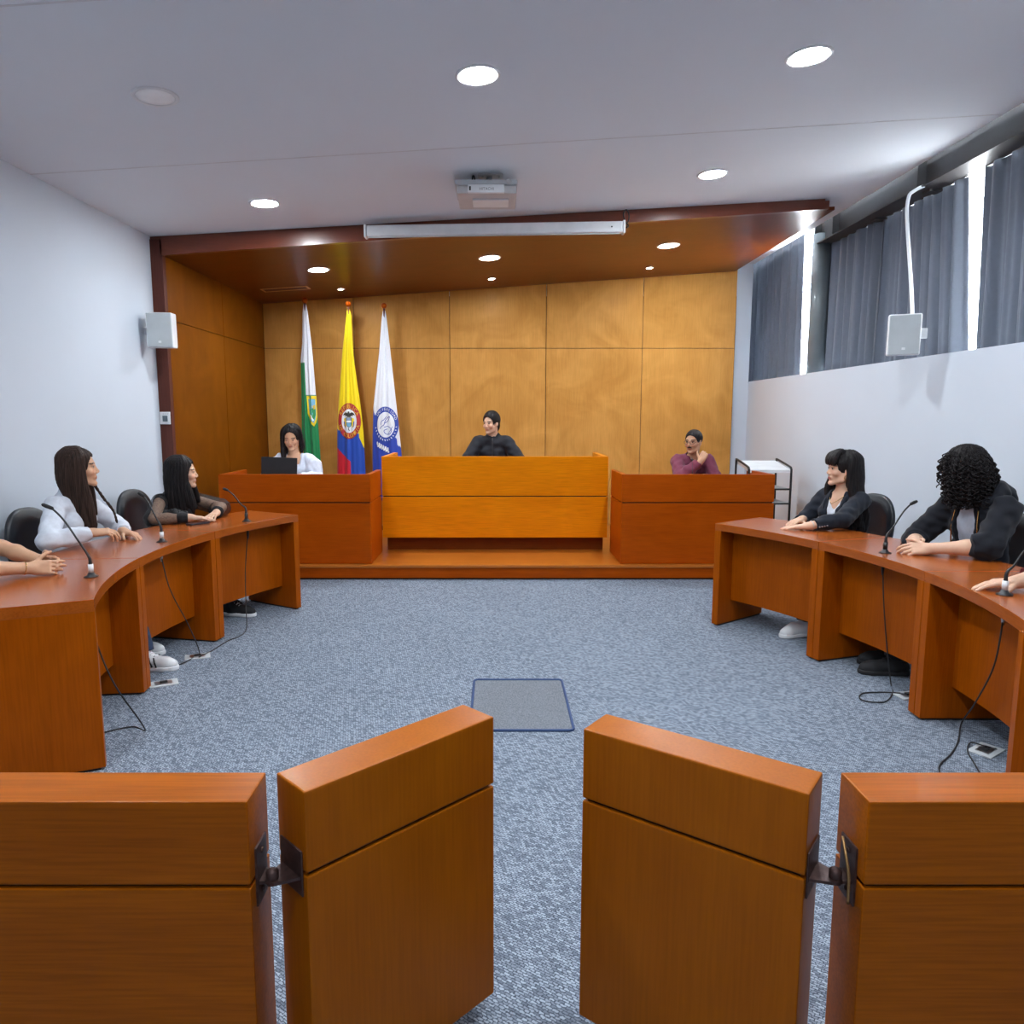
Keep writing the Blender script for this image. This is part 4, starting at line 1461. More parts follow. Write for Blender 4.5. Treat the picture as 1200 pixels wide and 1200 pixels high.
def rot(yaw, pitch=0, roll=0):
    """frame with columns right, forward, up; yaw = heading of forward from +X, pitch up positive"""
    y, p = math.radians(yaw), math.radians(pitch)
    f = np.array([math.cos(y) * math.cos(p), math.sin(y) * math.cos(p), math.sin(p)])
    r = np.array([math.sin(y), -math.cos(y), 0])
    u = np.cross(r, f)
    if roll:
        q = math.radians(roll)
        r, u = r * math.cos(q) + u * math.sin(q), u * math.cos(q) - r * math.sin(q)
    return np.stack([r, f, u], 1)

def ik(s, w, l1, l2, pole):
    s, w, pole = np.array(s, float), np.array(w, float), np.array(pole, float)
    d = w - s
    L = np.linalg.norm(d)
    if L > (l1 + l2) * 0.995:
        k = L / (l1 + l2) * 1.005
        l1, l2 = l1 * k, l2 * k
    d = d / L
    a = (l1 * l1 - l2 * l2 + L * L) / (2 * L)
    hgt = math.sqrt(max(l1 * l1 - a * a, 0))
    p = pole - s
    p = p - d * (p @ d)
    p /= np.linalg.norm(p) + 1e-9
    return s + d * a + p * hgt

def nrm(v):
    v = np.array(v, float)
    return v / np.linalg.norm(v)

SKIN = {'light': (0.68, 0.42, 0.29), 'mid': (0.60, 0.34, 0.21), 'tan': (0.54, 0.30, 0.18)}
M['skin'] = col_attr_mat('skin', 0.48, 0.35, sss=0.08)
def fabric(name, c, rough=0.8, noise=0.08, sheen=0.1, bump=0.1):
    return mat(name, c, rough, noise=noise, scale=40, sheen=sheen, bump=bump, bscale=700, spec=0.2)
def hair_mat(name, c0, c1):
    m, nt, b = new_mat(name)
    tc = nt.nodes.new('ShaderNodeTexCoord')
    mp = nt.nodes.new('ShaderNodeMapping')
    mp.inputs['Scale'].default_value = (160, 160, 6)
    link(nt, tc.outputs['Object'], mp.inputs['Vector'])
    nz = nt.nodes.new('ShaderNodeTexNoise')
    nz.inputs['Scale'].default_value = 1
    nz.inputs['Detail'].default_value = 3
    link(nt, mp.outputs['Vector'], nz.inputs['Vector'])
    rp = nt.nodes.new('ShaderNodeValToRGB')
    rp.color_ramp.elements[0].position = 0.35
    rp.color_ramp.elements[1].position = 0.7
    rp.color_ramp.elements[0].color = tuple(c0) + (1,)
    rp.color_ramp.elements[1].color = tuple(c1) + (1,)
    link(nt, nz.outputs['Fac'], rp.inputs['Fac'])
    link(nt, rp.outputs['Color'], b.inputs['Base Color'])
    b.inputs['Roughness'].default_value = 0.5
    b.inputs['Specular IOR Level'].default_value = 0.14
    bp = nt.nodes.new('ShaderNodeBump')
    bp.inputs['Strength'].default_value = 0.5
    bp.inputs['Distance'].default_value = 0.002
    link(nt, nz.outputs['Fac'], bp.inputs['Height'])
    link(nt, bp.outputs['Normal'], b.inputs['Normal'])
    return m
M['hair_black'] = hair_mat('black_hair', (0.006, 0.005, 0.006), (0.022, 0.018, 0.018))
M['hair_brown'] = hair_mat('dark_brown_hair', (0.014, 0.008, 0.006), (0.055, 0.030, 0.022))
M['denim'] = fabric('dark_trousers', (0.018, 0.022, 0.035))
M['sole'] = mat('white_rubber_sole', (0.75, 0.76, 0.78), 0.6)
M['gold'] = mat('gold_metal', (0.75, 0.5, 0.18), 0.25, metal=1)

class Person:
    def __init__(self, label, hip, neck, yaw, head, hyaw, hpitch=0, hroll=0, male=False, tone='mid', sw=None, h=0.004, brow=(0.02, 0.014, 0.012), lips=None, stubble=0.0, lids=False):
        self.hip, self.neck, self.head = (np.array(v, float) for v in (hip, neck, head))
        self.yaw, self.male, self.h, self.tone = yaw, male, h, tone
        self.T = rot(yaw)                       # torso frame
        self.Hd = rot(hyaw, hpitch, hroll)      # head frame
        self.s = 1.07 if male else 0.97
        self.brow, self.lips, self.stubble, self.lids = brow, lips, stubble, lids
        r, f, u = self.T.T
        sw = sw or (0.172 if male else 0.148)
        self.up = nrm(self.neck - self.hip)
        self.shR = self.neck - self.up * 0.055 + r * sw
        self.shL = self.neck - self.up * 0.055 - r * sw
        self.root = thing('person', label, 'person', (self.hip[0], self.hip[1], 0.0))
        self.base = np.array([self.hip[0], self.hip[1], 0.0])
        self.arms = {}
        self.legs = {}
        self.hands = []
        self.B = Field(h)
    # ---------------- pose
    def arm(self, side, wrist, pole, hand_dir, palm, curl=(0.25, 0.3, 0.2), splay=0.10, thumb=0.5, hscale=1.0):
        s = self.shR if side == 'R' else self.shL
        e = ik(s, wrist, 0.285 * self.s, 0.245 * self.s, pole)
        self.arms[side] = (s, e, np.array(wrist, float))
        self.hands.append((side, np.array(wrist, float), nrm(hand_dir), nrm(palm), curl, splay, thumb, hscale))
    def leg(self, side, ankle, pole=None):
        r, f, u = self.T.T
        hp = self.hip + r * (0.09 if side == 'R' else -0.09) + f * 0.02
        k = ik(hp, ankle, 0.43, 0.42, pole if pole is not None else hp + f * 0.5 + np.array([0, 0, 0.6]))
        self.legs[side] = (hp, k, np.array(ankle, float))
    def seat(self, fR=0.32, fL=0.32, aR=0.0, aL=0.0, dz=0.0):
        r, f, u = self.T.T
        for side, fw, a, sg in (('R', fR, aR, 1), ('L', fL, aL, -1)):
            p = self.hip + f * fw + r * (sg * 0.11 + a)
            p[2] = 0.085 + dz
            self.leg(side, p)
    # ---------------- body
    def hl(self, p):
        return self.head + self.Hd @ np.array(p, float)
    def build(self):
        B, s = self.B, self.s
        r, f, u = self.T.T
        m = self.male
        hip, neck, up = self.hip, self.neck, self.up
        L = np.linalg.norm(neck - hip)
        waist = hip + up * L * 0.36
        chest = hip + up * L * 0.68
        wR = np.stack([r, np.cross(up, r), up], 1)
        B.ell(hip + up * 0.01, (0.150, 0.105, 0.10), wR, 0.03)
        B.cone(hip, waist, 0.11, 0.095, 0.04)
        B.ell(waist, (0.125 * s, 0.088, 0.11), wR, 0.04)
        B.ell(chest, (0.142 * s, 0.098, 0.15), wR, 0.04)
        if not m:
            for sg in (-1, 1):
                B.ell(chest + r * sg * 0.065 + wR[:, 1] * 0.072 + up * 0.0, (0.055, 0.05, 0.055), wR, 0.03)
        B.cone(self.shR - r * 0.02, self.shL + r * 0.02, 0.047 * s, 0.047 * s, 0.04)
        B.cone(neck - up * 0.05, self.hl((0, -0.02, -0.045)), 0.056 * s, 0.050 * s, 0.03)
        for (a, e, w) in self.arms.values():
            B.cone(a, e, 0.044 * s, 0.036 * s, 0.02)
            B.cone(e, e + (w - e) * 0.35, 0.038 * s, 0.038 * s, 0.02)
            B.cone(e + (w - e) * 0.35, w, 0.038 * s, 0.025 * s, 0.02)
        for (a, k, an) in self.legs.values():
            B.cone(a, k, 0.078, 0.055, 0.03)
            B.cone(k, an, 0.052, 0.036, 0.02)
            g = nrm([f[0], f[1], 0])
            B.cone(an - np.array([0, 0, 0.030]) - g * 0.01, an - np.array([0, 0, 0.043]) + g * 0.08, 0.022, 0.010, 0.01)
        self._head()
        for hnd in self.hands:
            self._hand(*hnd)
        me, V = B.mesh('body')
        self._paint(me, V)
        me.transform(Matrix.Translation(-Vector(self.base)))
        me.materials.append(M['skin'])
        return obj('body', me, None, self.root)
    def _head(self):
        B, H = self.B, self.Hd
        E = lambda c, rr, k=0.012, sub=False: B.ell(self.hl(c), rr, H, k, sub)
        C = lambda a, b, ra, rb, k=0.012, sub=False: B.cone(self.hl(a), self.hl(b), ra, rb, k, sub)
        m = self.male
        E((0, -0.012, 0.035), (0.073, 0.092, 0.082), 0.02)
        E((0, 0.030, -0.005), (0.060, 0.060, 0.070), 0.02)
        E((0, 0.030, -0.045), (0.050, 0.052, 0.060), 0.02)
        for sg in (-1, 1):
            C((sg * 0.056, -0.002, -0.035), (sg * 0.046, 0.012, -0.072), 0.016, 0.015, 0.02)
            C((sg * 0.046, 0.012, -0.072), (sg * 0.014, 0.066, -0.098), 0.015 + 0.002 * m, 0.013, 0.02)
            E((sg * 0.038, 0.062, -0.028), (0.022, 0.020, 0.020), 0.015)
            E((sg * 0.028, 0.077, 0.023), (0.025, 0.009 + 0.002 * m, 0.007), 0.012)
        E((0, 0.072, -0.100), (0.020, 0.017, 0.015), 0.015)
        for sg in (-1, 1):
            E((sg * 0.031, 0.096, 0.004), (0.016, 0.013, 0.010), 0.010, True)
            E((sg * 0.031, 0.0735, 0.004), (0.0125, 0.0125, 0.0105), 0.003)
            E((sg * 0.031, 0.0765, 0.0105), (0.0145, 0.0105, 0.005), 0.004)
            if self.lids:
                E((sg * 0.031, 0.0765, 0.004), (0.0130, 0.0115, 0.009), 0.002)
        C((0, 0.080, 0.014), (0, 0.099, -0.024), 0.0060, 0.0085, 0.010)
        E((0, 0.098, -0.029), (0.0085, 0.009, 0.0080), 0.008)
        for sg in (-1, 1):
            E((sg * 0.011, 0.092, -0.034), (0.008, 0.009, 0.007), 0.006)
        E((0, 0.076, -0.060), (0.026, 0.013, 0.020), 0.010)
        E((0, 0.0840, -0.0590), (0.022, 0.0075, 0.0045), 0.004)
        E((0, 0.0825, -0.0680), (0.019, 0.0080, 0.0052), 0.004)
        for sg in (-1, 1):
            E((sg * 0.074, -0.004, -0.004), (0.009, 0.019, 0.030), 0.006)
            E((sg * 0.082, 0.002, -0.002), (0.006, 0.009, 0.016), 0.004, True)
            E((sg * 0.073, 0.004, -0.030), (0.007, 0.009, 0.010), 0.005)
    def _hand(self, side, w, d, n, curl, splay, thumb, hs):
        B = self.B
        s = self.s * 0.98 * hs
        n = nrm(n - d * (n @ d))
        lat = -np.cross(n, d) if side == 'R' else np.cross(n, d)     # towards the thumb
        P = lambda a, b, c=0: w + d * a * s + lat * b * s + n * c * s
        k = 0.010
        B.cone(P(-0.02, 0), P(0.02, 0), 0.024 * s, 0.021 * s, 0.02)
        for b0, b1 in ((0.014, 0.026), (0.005, 0.009), (-0.005, -0.009), (-0.014, -0.026)):
            B.cone(P(0.012, b0), P(0.080, b1), 0.0155 * s, 0.0115 * s, k)
        B.cone(P(0.02, 0.020, 0.006), P(0.055, 0.026, 0.006), 0.016 * s, 0.011 * s, k)
        B.cone(P(0.02, -0.020, 0.005), P(0.055, -0.024, 0.004), 0.013 * s, 0.010 * s, k)
        self.nails = getattr(self, 'nails', [])
        for i, (b1, seg, dx) in enumerate(((0.0275, (0.042, 0.025, 0.021), 0.078), (0.0092, (0.046, 0.029, 0.022), 0.083), (-0.0092, (0.043, 0.026, 0.021), 0.080), (-0.0265, (0.034, 0.020, 0.018), 0.073))):
            a = splay * (1.5 - i) * 0.8
            dd = d * math.cos(a) + lat * math.sin(a)
            p = P(dx, b1)
            ang = 0.0
            rr = [0.0092, 0.0084, 0.0076, 0.0066]
            if i == 3:
                rr = [q * 0.88 for q in rr]
            for j in range(3):
                c = curl[j] if not isinstance(curl[j], (tuple, list)) else curl[j][i]
                ang += c * (1 + 0.12 * (i - 1.5))
                v = dd * math.cos(ang) + n * math.sin(ang)
                q = p + v * seg[j] * s
                B.cone(p, q, rr[j] * s, rr[j + 1] * s, 0.0025)
                p = q
            self.nails.append((p, dd * math.sin(ang) - n * math.cos(ang), v))
        p = P(0.022, 0.024, 0.008)
        for j, (sg_, ra, rb) in enumerate(((0.040, 0.0135, 0.0105), (0.030, 0.0105, 0.009), (0.022, 0.009, 0.007))):
            a = 0.95 - 0.30 * j * (0.5 + thumb)
            v = nrm(d * math.cos(a) + lat * math.sin(a) + n * (0.25 + 0.25 * thumb * j))
            q = p + v * sg_ * s
            B.cone(p, q, ra * s, rb * s, 0.004)
            p = q
    def _paint(self, me, V):
        base = np.array(SKIN[self.tone])
        col = np.tile(base, (len(V), 1))
        q = (V - self.head) @ self.Hd            # head-local
        x, y, z = q.T
        front = (y > 0.035) & (np.abs(z) < 0.14) & (np.abs(x) < 0.08)
        # cheeks
        for sg in (-1, 1):
            g = np.exp(-(((x - sg * 0.042) / 0.022) ** 2 + ((z + 0.03) / 0.02) ** 2)) * front
            col += g[:, None] * np.array([0.03, -0.02, -0.01])
        lips = np.array(self.lips if self.lips else base * np.array([0.78, 0.50, 0.52]))
        g = np.clip(1.5 - (((x) / 0.022) ** 2 + ((z + 0.0635) / 0.0095) ** 2), 0, 1) * ((y > 0.072) & front)
        col = col * (1 - g[:, None]) + lips * g[:, None]
        if self.stubble:
            g = np.clip((-0.03 - z) / 0.02, 0, 1) * (y > -0.02) * (z > -0.135) * (np.abs(x) < 0.085) * (1 - g) * self.stubble
            col = col * (1 - 0.5 * g[:, None]) + 0.03 * 0.5 * g[:, None]
        for sg in (-1, 1):
            e = ((x - sg * 0.0315) / 0.0098) ** 2 + ((z - 0.003) / (0.0046 if not self.lids else 0.0020)) ** 2
            g = np.clip(1.6 - e, 0, 1) * ((y > 0.066) & front)
            tgt = np.array([0.42, 0.38, 0.36]) if not self.lids else np.array([0.03, 0.02, 0.02])
            col = col * (1 - g[:, None]) + tgt * g[:, None]
            if not self.lids:
                e = ((x - sg * 0.031) / 0.0066) ** 2 + ((z - 0.0035) / 0.0062) ** 2
                g = np.clip(1.7 - e, 0, 1) * ((y > 0.066) & front)
                col = col * (1 - g[:, None]) + np.array([0.012, 0.008, 0.006]) * g[:, None]
            # lash line and brow
            e = ((x - sg * 0.031) / 0.0150) ** 2 + ((z - 0.0085) / 0.0034) ** 2
            g = np.clip(1.4 - e, 0, 1) * ((y > 0.066) & front) * 0.9
            col = col * (1 - g[:, None]) + np.array([0.03, 0.02, 0.018]) * g[:, None]
            bx = (x * sg - 0.033) / 0.021
            bz = z - (0.0265 - 0.004 * bx * bx)
            g = np.clip(1.5 - (bx ** 4 + (bz / (0.0042 if self.male else 0.0034)) ** 2), 0, 1) * ((y > 0.05) & front)
            col = col * (1 - g[:, None]) + np.array(self.brow) * g[:, None]
        for p, nn, v in getattr(self, 'nails', []):
            d = V - p
            g = np.exp(-(d ** 2).sum(1) / 0.006 ** 2) * ((d @ nrm(nn)) > 0.002)
            col += g[:, None] * np.array([0.10, 0.08, 0.08])
        a = me.color_attributes.new('Col', 'FLOAT_COLOR', 'POINT')
        a.data.foreach_set('color', np.concatenate([np.clip(col, 0, 1), np.ones((len(V), 1))], 1).astype(np.float32).ravel())
    # ---------------- cloth
    def child(self, F, name, material, disp=None, parent=None, label=None):
        me, V = F.mesh(name, disp)
        me.transform(Matrix.Translation(-Vector(self.base)))
        return obj(name, me, material, parent or self.root, label=label)
    def wrinkle(self, amp, seed=0):
        r = np.random.RandomState(seed)
        W = [(nrm(r.randn(3) * np.array([1, 1, 0.8])) * r.uniform(35, 120), r.uniform(0, 6)) for _ in range(12)]
        def f(x, y, z):
            t = 0
            for k, p in W:
                t = t + np.sin(x * k[0] + y * k[1] + z * k[2] + p + 1.3 * np.sin(z * 17 + p))
            return amp * t / 3
        return f
    def top(self, name, material, th=0.014, sleeve=1.0, puff=0.0, neckcut=0.0, vneck=None, open_front=0.0, collar=0.0, waist=-0.02, wr=0.0018, seed=1, square=False, shoulder=0.0, arms=True, cuff_r=None, label=None):
        F = Field(self.h)
        s = self.s
        r, f, u = self.T.T
        hip, neck, up = self.hip, self.neck, self.up
        L = np.linalg.norm(neck - hip)
        wst = hip + up * L * 0.36
        chest = hip + up * L * 0.68
        fw = np.cross(up, r)
        wR = np.stack([r, fw, up], 1)
        F.ell(hip + up * 0.02, (0.152 + th, 0.108 + th, 0.115), wR, 0.04)
        F.ell(wst, (0.128 * s + th, 0.092 + th, 0.13), wR, 0.05)
        F.ell(chest, (0.143 * s + th, 0.098 + th, 0.158), wR, 0.05)
        if not self.male:
            for sg in (-1, 1):
                F.ell(chest + r * sg * 0.065 + fw * 0.072, (0.056 + th * 0.7, 0.05 + th * 0.7, 0.056 + th * 0.7), wR, 0.05)
        F.cone(self.shR - r * 0.015, self.shL + r * 0.015, 0.049 * s + th * 0.8, 0.049 * s + th * 0.8, 0.04)
        F.cone(neck - up * 0.05, neck + up * 0.012, 0.072 * s + th * 0.6, 0.058 * s + th * 0.5, 0.03)
        if arms:
            for (a, e, w) in self.arms.values():
                ra, rb, rc = 0.044 * s + th + shoulder, 0.039 * s + th, (cuff_r or 0.030 * s + th * 0.8)
                if sleeve <= 1.0:
                    F.cone(a, a + (e - a) * sleeve, ra, ra + (rb - ra) * sleeve, 0.03, flat=True)
                else:
                    t = sleeve - 1
                    F.cone(a, e, ra, rb, 0.02)
                    if puff:
                        F.ell(a + (e - a) * 0.5, (0.06 + puff, 0.06 + puff, 0.12), None, 0.05)
                    mid = e + (w - e) * t * 0.5
                    F.cone(e, mid, rb, rb + (rc - rb) * 0.4 + puff * 0.5, 0.02)
                    F.cone(mid, e + (w - e) * t, rb + (rc - rb) * 0.4 + puff * 0.5, rc, 0.02, flat=True)
        # openings
        F.cut(hip + up * waist, -up)
        hd = self.hl((0, -0.02, -0.05))
        F.cone(neck + up * (0.0 + collar), neck + nrm(hd - neck) * 0.3, 0.060 * s + 0.004 + neckcut, 0.066 * s + neckcut, 0.004, sub=True)
        if vneck:
            dep, wid = vneck
            F.cone(neck + fw * 0.075 + up * 0.04, neck + fw * 0.145 - up * dep, wid, 0.008, 0.004, sub=True)
        if square:
            for sg in (-1, -0.5, 0, 0.5, 1):
                F.cone(neck + fw * 0.02 + r * sg * 0.055 + up * 0.06, neck + fw * 0.105 + r * sg * 0.055 - up * 0.045, 0.040, 0.042, 0.004, sub=True)
        if open_front:
            a0 = neck + fw * 0.14 + up * 0.05
            F.cone(a0, hip + fw * 0.17, open_front, open_front * 1.25, 0.004, sub=True)
        return self.child(F, name, material, self.wrinkle(wr, seed) if wr else None, label=label)
    def trousers(self, material):
        F = Field(max(self.h, 0.0045))
        r, f, u = self.T.T
        F.ell(self.hip, (0.162, 0.122, 0.115), np.stack([r, f, u], 1), 0.03)
        for (a, k, an) in self.legs.values():
            F.cone(a, k, 0.092, 0.070, 0.04)
            F.cone(k, an + np.array([0, 0, 0.02]), 0.068, 0.056, 0.03, flat=True)
        return self.child(F, 'trousers', material, self.wrinkle(0.002, 4))
    def shoes(self, upper, sole, stripes=None, yaw=None):
        for side, (a, k, an) in self.legs.items():
            g = nrm([self.T[0, 1], self.T[1, 1], 0]) if yaw is None else np.array([math.cos(math.radians(yaw)), math.sin(math.radians(yaw)), 0])
            l = np.array([-g[1], g[0], 0])
            p = np.array([an[0], an[1], an[2] - 0.085])
            up = np.array([0, 0, 1.0])
            F = Field(0.004)
            F.cone(p + up * 0.10 - g * 0.01, p + up * 0.055, 0.046, 0.044, 0.02)
            F.cone(p + up * 0.045 - g * 0.045, p + up * 0.045 + g * 0.02, 0.042, 0.044, 0.02)
            F.cone(p + up * 0.05 + g * 0.02, p + up * 0.036 + g * 0.13, 0.046, 0.040, 0.025)
            F.cone(p + up * 0.034 + g * 0.13, p + up * 0.032 + g * 0.165, 0.041, 0.034, 0.02)
            F.cut(p + up * 0.022, -up)
            sh = self.child(F, 'shoe', upper)
            F = Field(0.004)
            for q0, q1, r0, r1 in ((-0.045, 0.02, 0.046, 0.046), (0.02, 0.13, 0.046, 0.048), (0.13, 0.165, 0.048, 0.040)):
                F.cone(p + up * 0.014 + g * q0, p + up * 0.014 + g * q1, r0, r1, 0.01)
            F.cut(p + up * 0.028, up)
            F.cut(p + up * 0.001, -up)
            self.child(F, 'sole', sole, parent=sh)
            if stripes is None:
                b = BM()
                for j in range(5):
                    c = p + g * (0.035 + 0.02 * j) + up * (0.098 - 0.009 * j) - self.base
                    tube(b, [Vector(c - l * 0.022), Vector(c + up * 0.005), Vector(c + l * 0.022)], 0.004, 6)
                obj('laces', b, upper if sole is M['rubber'] else sole, sh)
            if stripes:
                b = BM()
                for sg in (-1, 1):
                    for j in range(3):
                        c = p + g * (0.03 + 0.026 * j) - self.base
                        q = [c + up * 0.028 + l * sg * 0.049 + g * 0.012, c + up * 0.055 + l * sg * 0.046, c + up * 0.080 + l * sg * (0.036 - 0.003 * j) - g * 0.012]
                        tube(b, [Vector(v) for v in q], 0.0045, 6)
                obj('stripe', b, stripes, sh)
                b = BM()
                for j in range(4):
                    c = p + g * (0.045 + 0.022 * j) + up * (0.092 - 0.008 * j) - self.base
                    tube(b, [Vector(c - l * 0.02), Vector(c + up * 0.006), Vector(c + l * 0.02)], 0.004, 6)
                obj('laces', b, M['sole'], sh)
    # ---------------- hair
    def hair(self, material, strands=(), cap=0.012, hairline=0.080, fringe=False, disp=True, part=0.0, low=-0.02, name='hair', crown=0.0, wide=0.0):
        """scalp cap with the face cut away, plus locks given in head-local polylines (points, radii)"""
        F = Field(self.h)
        H = self.Hd
        F.ell(self.hl((0, -0.014, 0.036)), (0.075 + cap, 0.095 + cap, 0.083 + cap + crown), H, 0.01)
        if low < -0.03:
            F.cone(self.hl((0, -0.045, 0.02)), self.hl((0, -0.05, low)), 0.07 + cap * 0.5, 0.055, 0.02)
        # face opening
        F.ell(self.hl((0, 0.100, hairline - 0.080)), (0.072 + wide, 0.074 + wide * 0.6, 0.080), H, 0.006, sub=True)
        F.ell(self.hl((0, 0.090, hairline - 0.14)), (0.085, 0.075, 0.09), H, 0.006, sub=True)
        if low >= -0.03:
            for sg in (-1, 1):
                F.ell(self.hl((sg * 0.085, 0.012, -0.045)), (0.03, 0.055, 0.055), H, 0.004, sub=True)
            F.ell(self.hl((0, 0.0, -0.10)), (0.11, 0.12, 0.062), H, 0.006, sub=True)
        if part:
            for t in range(7):
                a = 0.2 + 0.16 * t
                pt = (part, -0.014 + (0.095 + cap) * math.cos(a), 0.036 + (0.083 + cap) * math.sin(a))
                F.ell(self.hl(pt), (0.003, 0.012, 0.012), H, 0.004, sub=True)
        for pts, rad in strands:
            pts = [self.hl(p) if len(p) == 3 else np.array(p[:3], float) for p in pts]
            P = smooth_path(pts, 4)
            n = len(P)
            for i in range(n - 1):
                t0, t1 = i / (n - 1), (i + 1) / (n - 1)
                ra = np.interp(t0, np.linspace(0, 1, len(rad)), rad)
                rb = np.interp(t1, np.linspace(0, 1, len(rad)), rad)
                F.cone(P[i], P[i + 1], ra, rb, 0.012)
        def dsp(x, y, z):
            q = (np.stack([x, y, z], 1) - self.head) @ H
            th = np.arctan2(q[:, 0], q[:, 1] + 0.02)
            return 0.0012 * np.sin(th * 70 + 3 * np.sin(q[:, 2] * 20)) + 0.0010 * np.sin(th * 31 + 1 + 2 * np.sin(q[:, 2] * 13))
        return self.child(F, name, material, dsp if disp else None)
# ------------------------------------------------------------------ the people
FAB = dict(
    white=fabric('white_cotton', (0.62, 0.65, 0.72)), blouse=fabric('pale_blouse', (0.58, 0.62, 0.72)),
    black=fabric('black_cloth', (0.012, 0.013, 0.018)), navy=fabric('dark_navy_cloth', (0.012, 0.015, 0.024)),
    hood=fabric('black_fleece', (0.010, 0.011, 0.016), 0.9), grey=fabric('grey_tee', (0.36, 0.40, 0.48)),
    plum=fabric('plum_cotton', (0.16, 0.035, 0.065)), dark=fabric('dark_tee', (0.02, 0.017, 0.022)),
    red=fabric('dark_red_knit', (0.12, 0.02, 0.025)), cream=fabric('cream_cotton', (0.5, 0.47, 0.42)),
    robe=fabric('black_robe', (0.010, 0.011, 0.017), 0.6), jeans=fabric('blue_denim', (0.03, 0.05, 0.10)))
SHOE_W = mat('white_leather', (0.72, 0.73, 0.75), 0.5)
SHOE_B = mat('black_canvas', (0.012, 0.012, 0.014), 0.8)
sheer, nt, pb = new_mat('sheer_black_mesh')
pb.inputs['Base Color'].default_value = (0.012, 0.011, 0.012, 1)
pb.inputs['Roughness'].default_value = 0.6
nz = nt.nodes.new('ShaderNodeTexNoise'); nz.inputs['Scale'].default_value = 25
rp = nt.nodes.new('ShaderNodeMapRange'); rp.inputs[1].default_value = 0.3; rp.inputs[2].default_value = 0.7; rp.inputs[3].default_value = 0.38; rp.inputs[4].default_value = 0.62
link(nt, nz.outputs['Fac'], rp.inputs[0]); link(nt, rp.outputs[0], pb.inputs['Alpha'])
DOWN = (0, 0, -1)

def ring(p, c, axis, r, t, material, name):
    """bracelet, ring or watch strap around an arm"""
    a = nrm(axis)
    e1 = nrm(np.cross(a, [0, 0, 1.0] if abs(a[2]) < 0.9 else [1.0, 0, 0]))
    e2 = np.cross(a, e1)
    b = BM()
    c = np.array(c, float) - p.base
    tube(b, [Vector(c + r * (e1 * math.cos(q) + e2 * math.sin(q))) for q in np.linspace(0, 2 * PI, 24, endpoint=False)], t, 8, closed=True)
    return obj(name, b, material, p.root)
def sleeves(p, name, material, t0, t1, th, puff=0.0, cuff=None, wr=0.002):
    """pair of sleeves; t runs 0 shoulder, 1 elbow, 2 wrist"""
    for side, (a, e, w) in p.arms.items():
        F = Field(p.h)
        s = p.s
        F.cone(a + (e - a) * t0, e, 0.050 * s + th, 0.042 * s + th + puff * 0.6, 0.02)
        F.cone(e, e + (w - e) * (t1 - 1) * 0.6, 0.042 * s + th + puff * 0.6, 0.040 * s + th + puff, 0.02)
        F.cone(e + (w - e) * (t1 - 1) * 0.6, e + (w - e) * (t1 - 1), 0.040 * s + th + puff, 0.031 * s + th, 0.02, flat=True)
        sl = p.child(F, name, material, p.wrinkle(wr, 9))
        if cuff:
            F = Field(p.h)
            F.cone(e + (w - e) * (t1 - 1.16), e + (w - e) * (t1 - 1.0), 0.046 * s, 0.036 * s, 0.01, flat=True)
            p.child(F, 'cuff', cuff, p.wrinkle(0.002, 3), parent=sl)
def curtain_locks(side, n, y0, y1, zend, x1=0.098, yend=(0.0, 0.06), r0=0.017, top=(0.012, -0.02, 0.125), seed=0, zvar=0.03, wave=0.0):
    """locks of straight hair that leave the crown, pass the temple and hang down one side (head-local)"""
    g = random.Random(seed)
    out = []
    for i in range(n):
        t = i / max(1, n - 1)
        ya = y0 + (y1 - y0) * t
        yb = yend[0] + (yend[1] - yend[0]) * t
        xe = x1 + g.uniform(-0.006, 0.006)
        ze = zend + g.uniform(-zvar, zvar)
        bulge = math.sqrt(max(0.05, 1 - (ya / 0.125) ** 2))
        P = [(side * top[0], ya * 0.45 + top[1] * 0.5, top[2]), (side * 0.072 * bulge, ya * 0.9, 0.085), (side * (0.088 * bulge), ya, 0.02), (side * (0.045 + 0.045 * bulge), ya, -0.06)]
        for k in range(1, 5):
            q = k / 4
            wv = wave * math.sin(q * 7 + i)
            P.append((side * (0.045 + 0.045 * bulge + (xe - 0.045 - 0.045 * bulge) * q) + wv, ya + (yb - ya) * q + wv, -0.06 + (ze + 0.06) * q))
        out.append((P, [r0 * 0.55, r0, r0, r0, r0, r0 * 0.85, r0 * 0.4]))
    return out

# --- woman in the white shirt
p = Person('woman in a white shirt with long straight brown hair, seated at the left desks', (-2.69, 4.40, 0.53), (-2.605, 4.40, 1.035), 2, (-2.555, 4.425, 1.197), 23, 3, tone='mid', h=0.004)
p.arm('R', (-2.37, 4.20, 0.835), (-2.52, 3.90, 0.70), (0.85, 0.42, 0.02), (0.1, 0.4, -0.9), (0.5, 0.6, 0.4), 0.06)
p.arm('L', (-2.345, 4.50, 0.792), (-2.35, 4.9, 0.60), (0.92, -0.25, -0.14), (-0.1, -0.15, -1), (0.35, 0.35, 0.25), 0.10)
p.leg('R', (-2.12, 4.215, 0.085)); p.leg('L', (-2.33, 4.50, 0.085))
p.build()
p.top('shirt', FAB['white'], 0.017, 1.93, collar=0.012, neckcut=0.002, vneck=(0.06, 0.03), wr=0.0034, seed=2)
b = BM()
for sg in (-1, 1):
    r_, f_, u_ = p.T.T
    n0 = p.neck - p.base
    A = [n0 + r_ * sg * 0.055 + u_ * 0.02 - f_ * 0.02, n0 + r_ * sg * 0.065 + u_ * 0.0 + f_ * 0.04, n0 + r_ * sg * 0.03 - u_ * 0.03 + f_ * 0.10]
    tube(b, [Vector(v) for v in A], [0.012, 0.014, 0.007], 8)
obj('collar', b, FAB['white'], p.root)
p.trousers(FAB['jeans'])
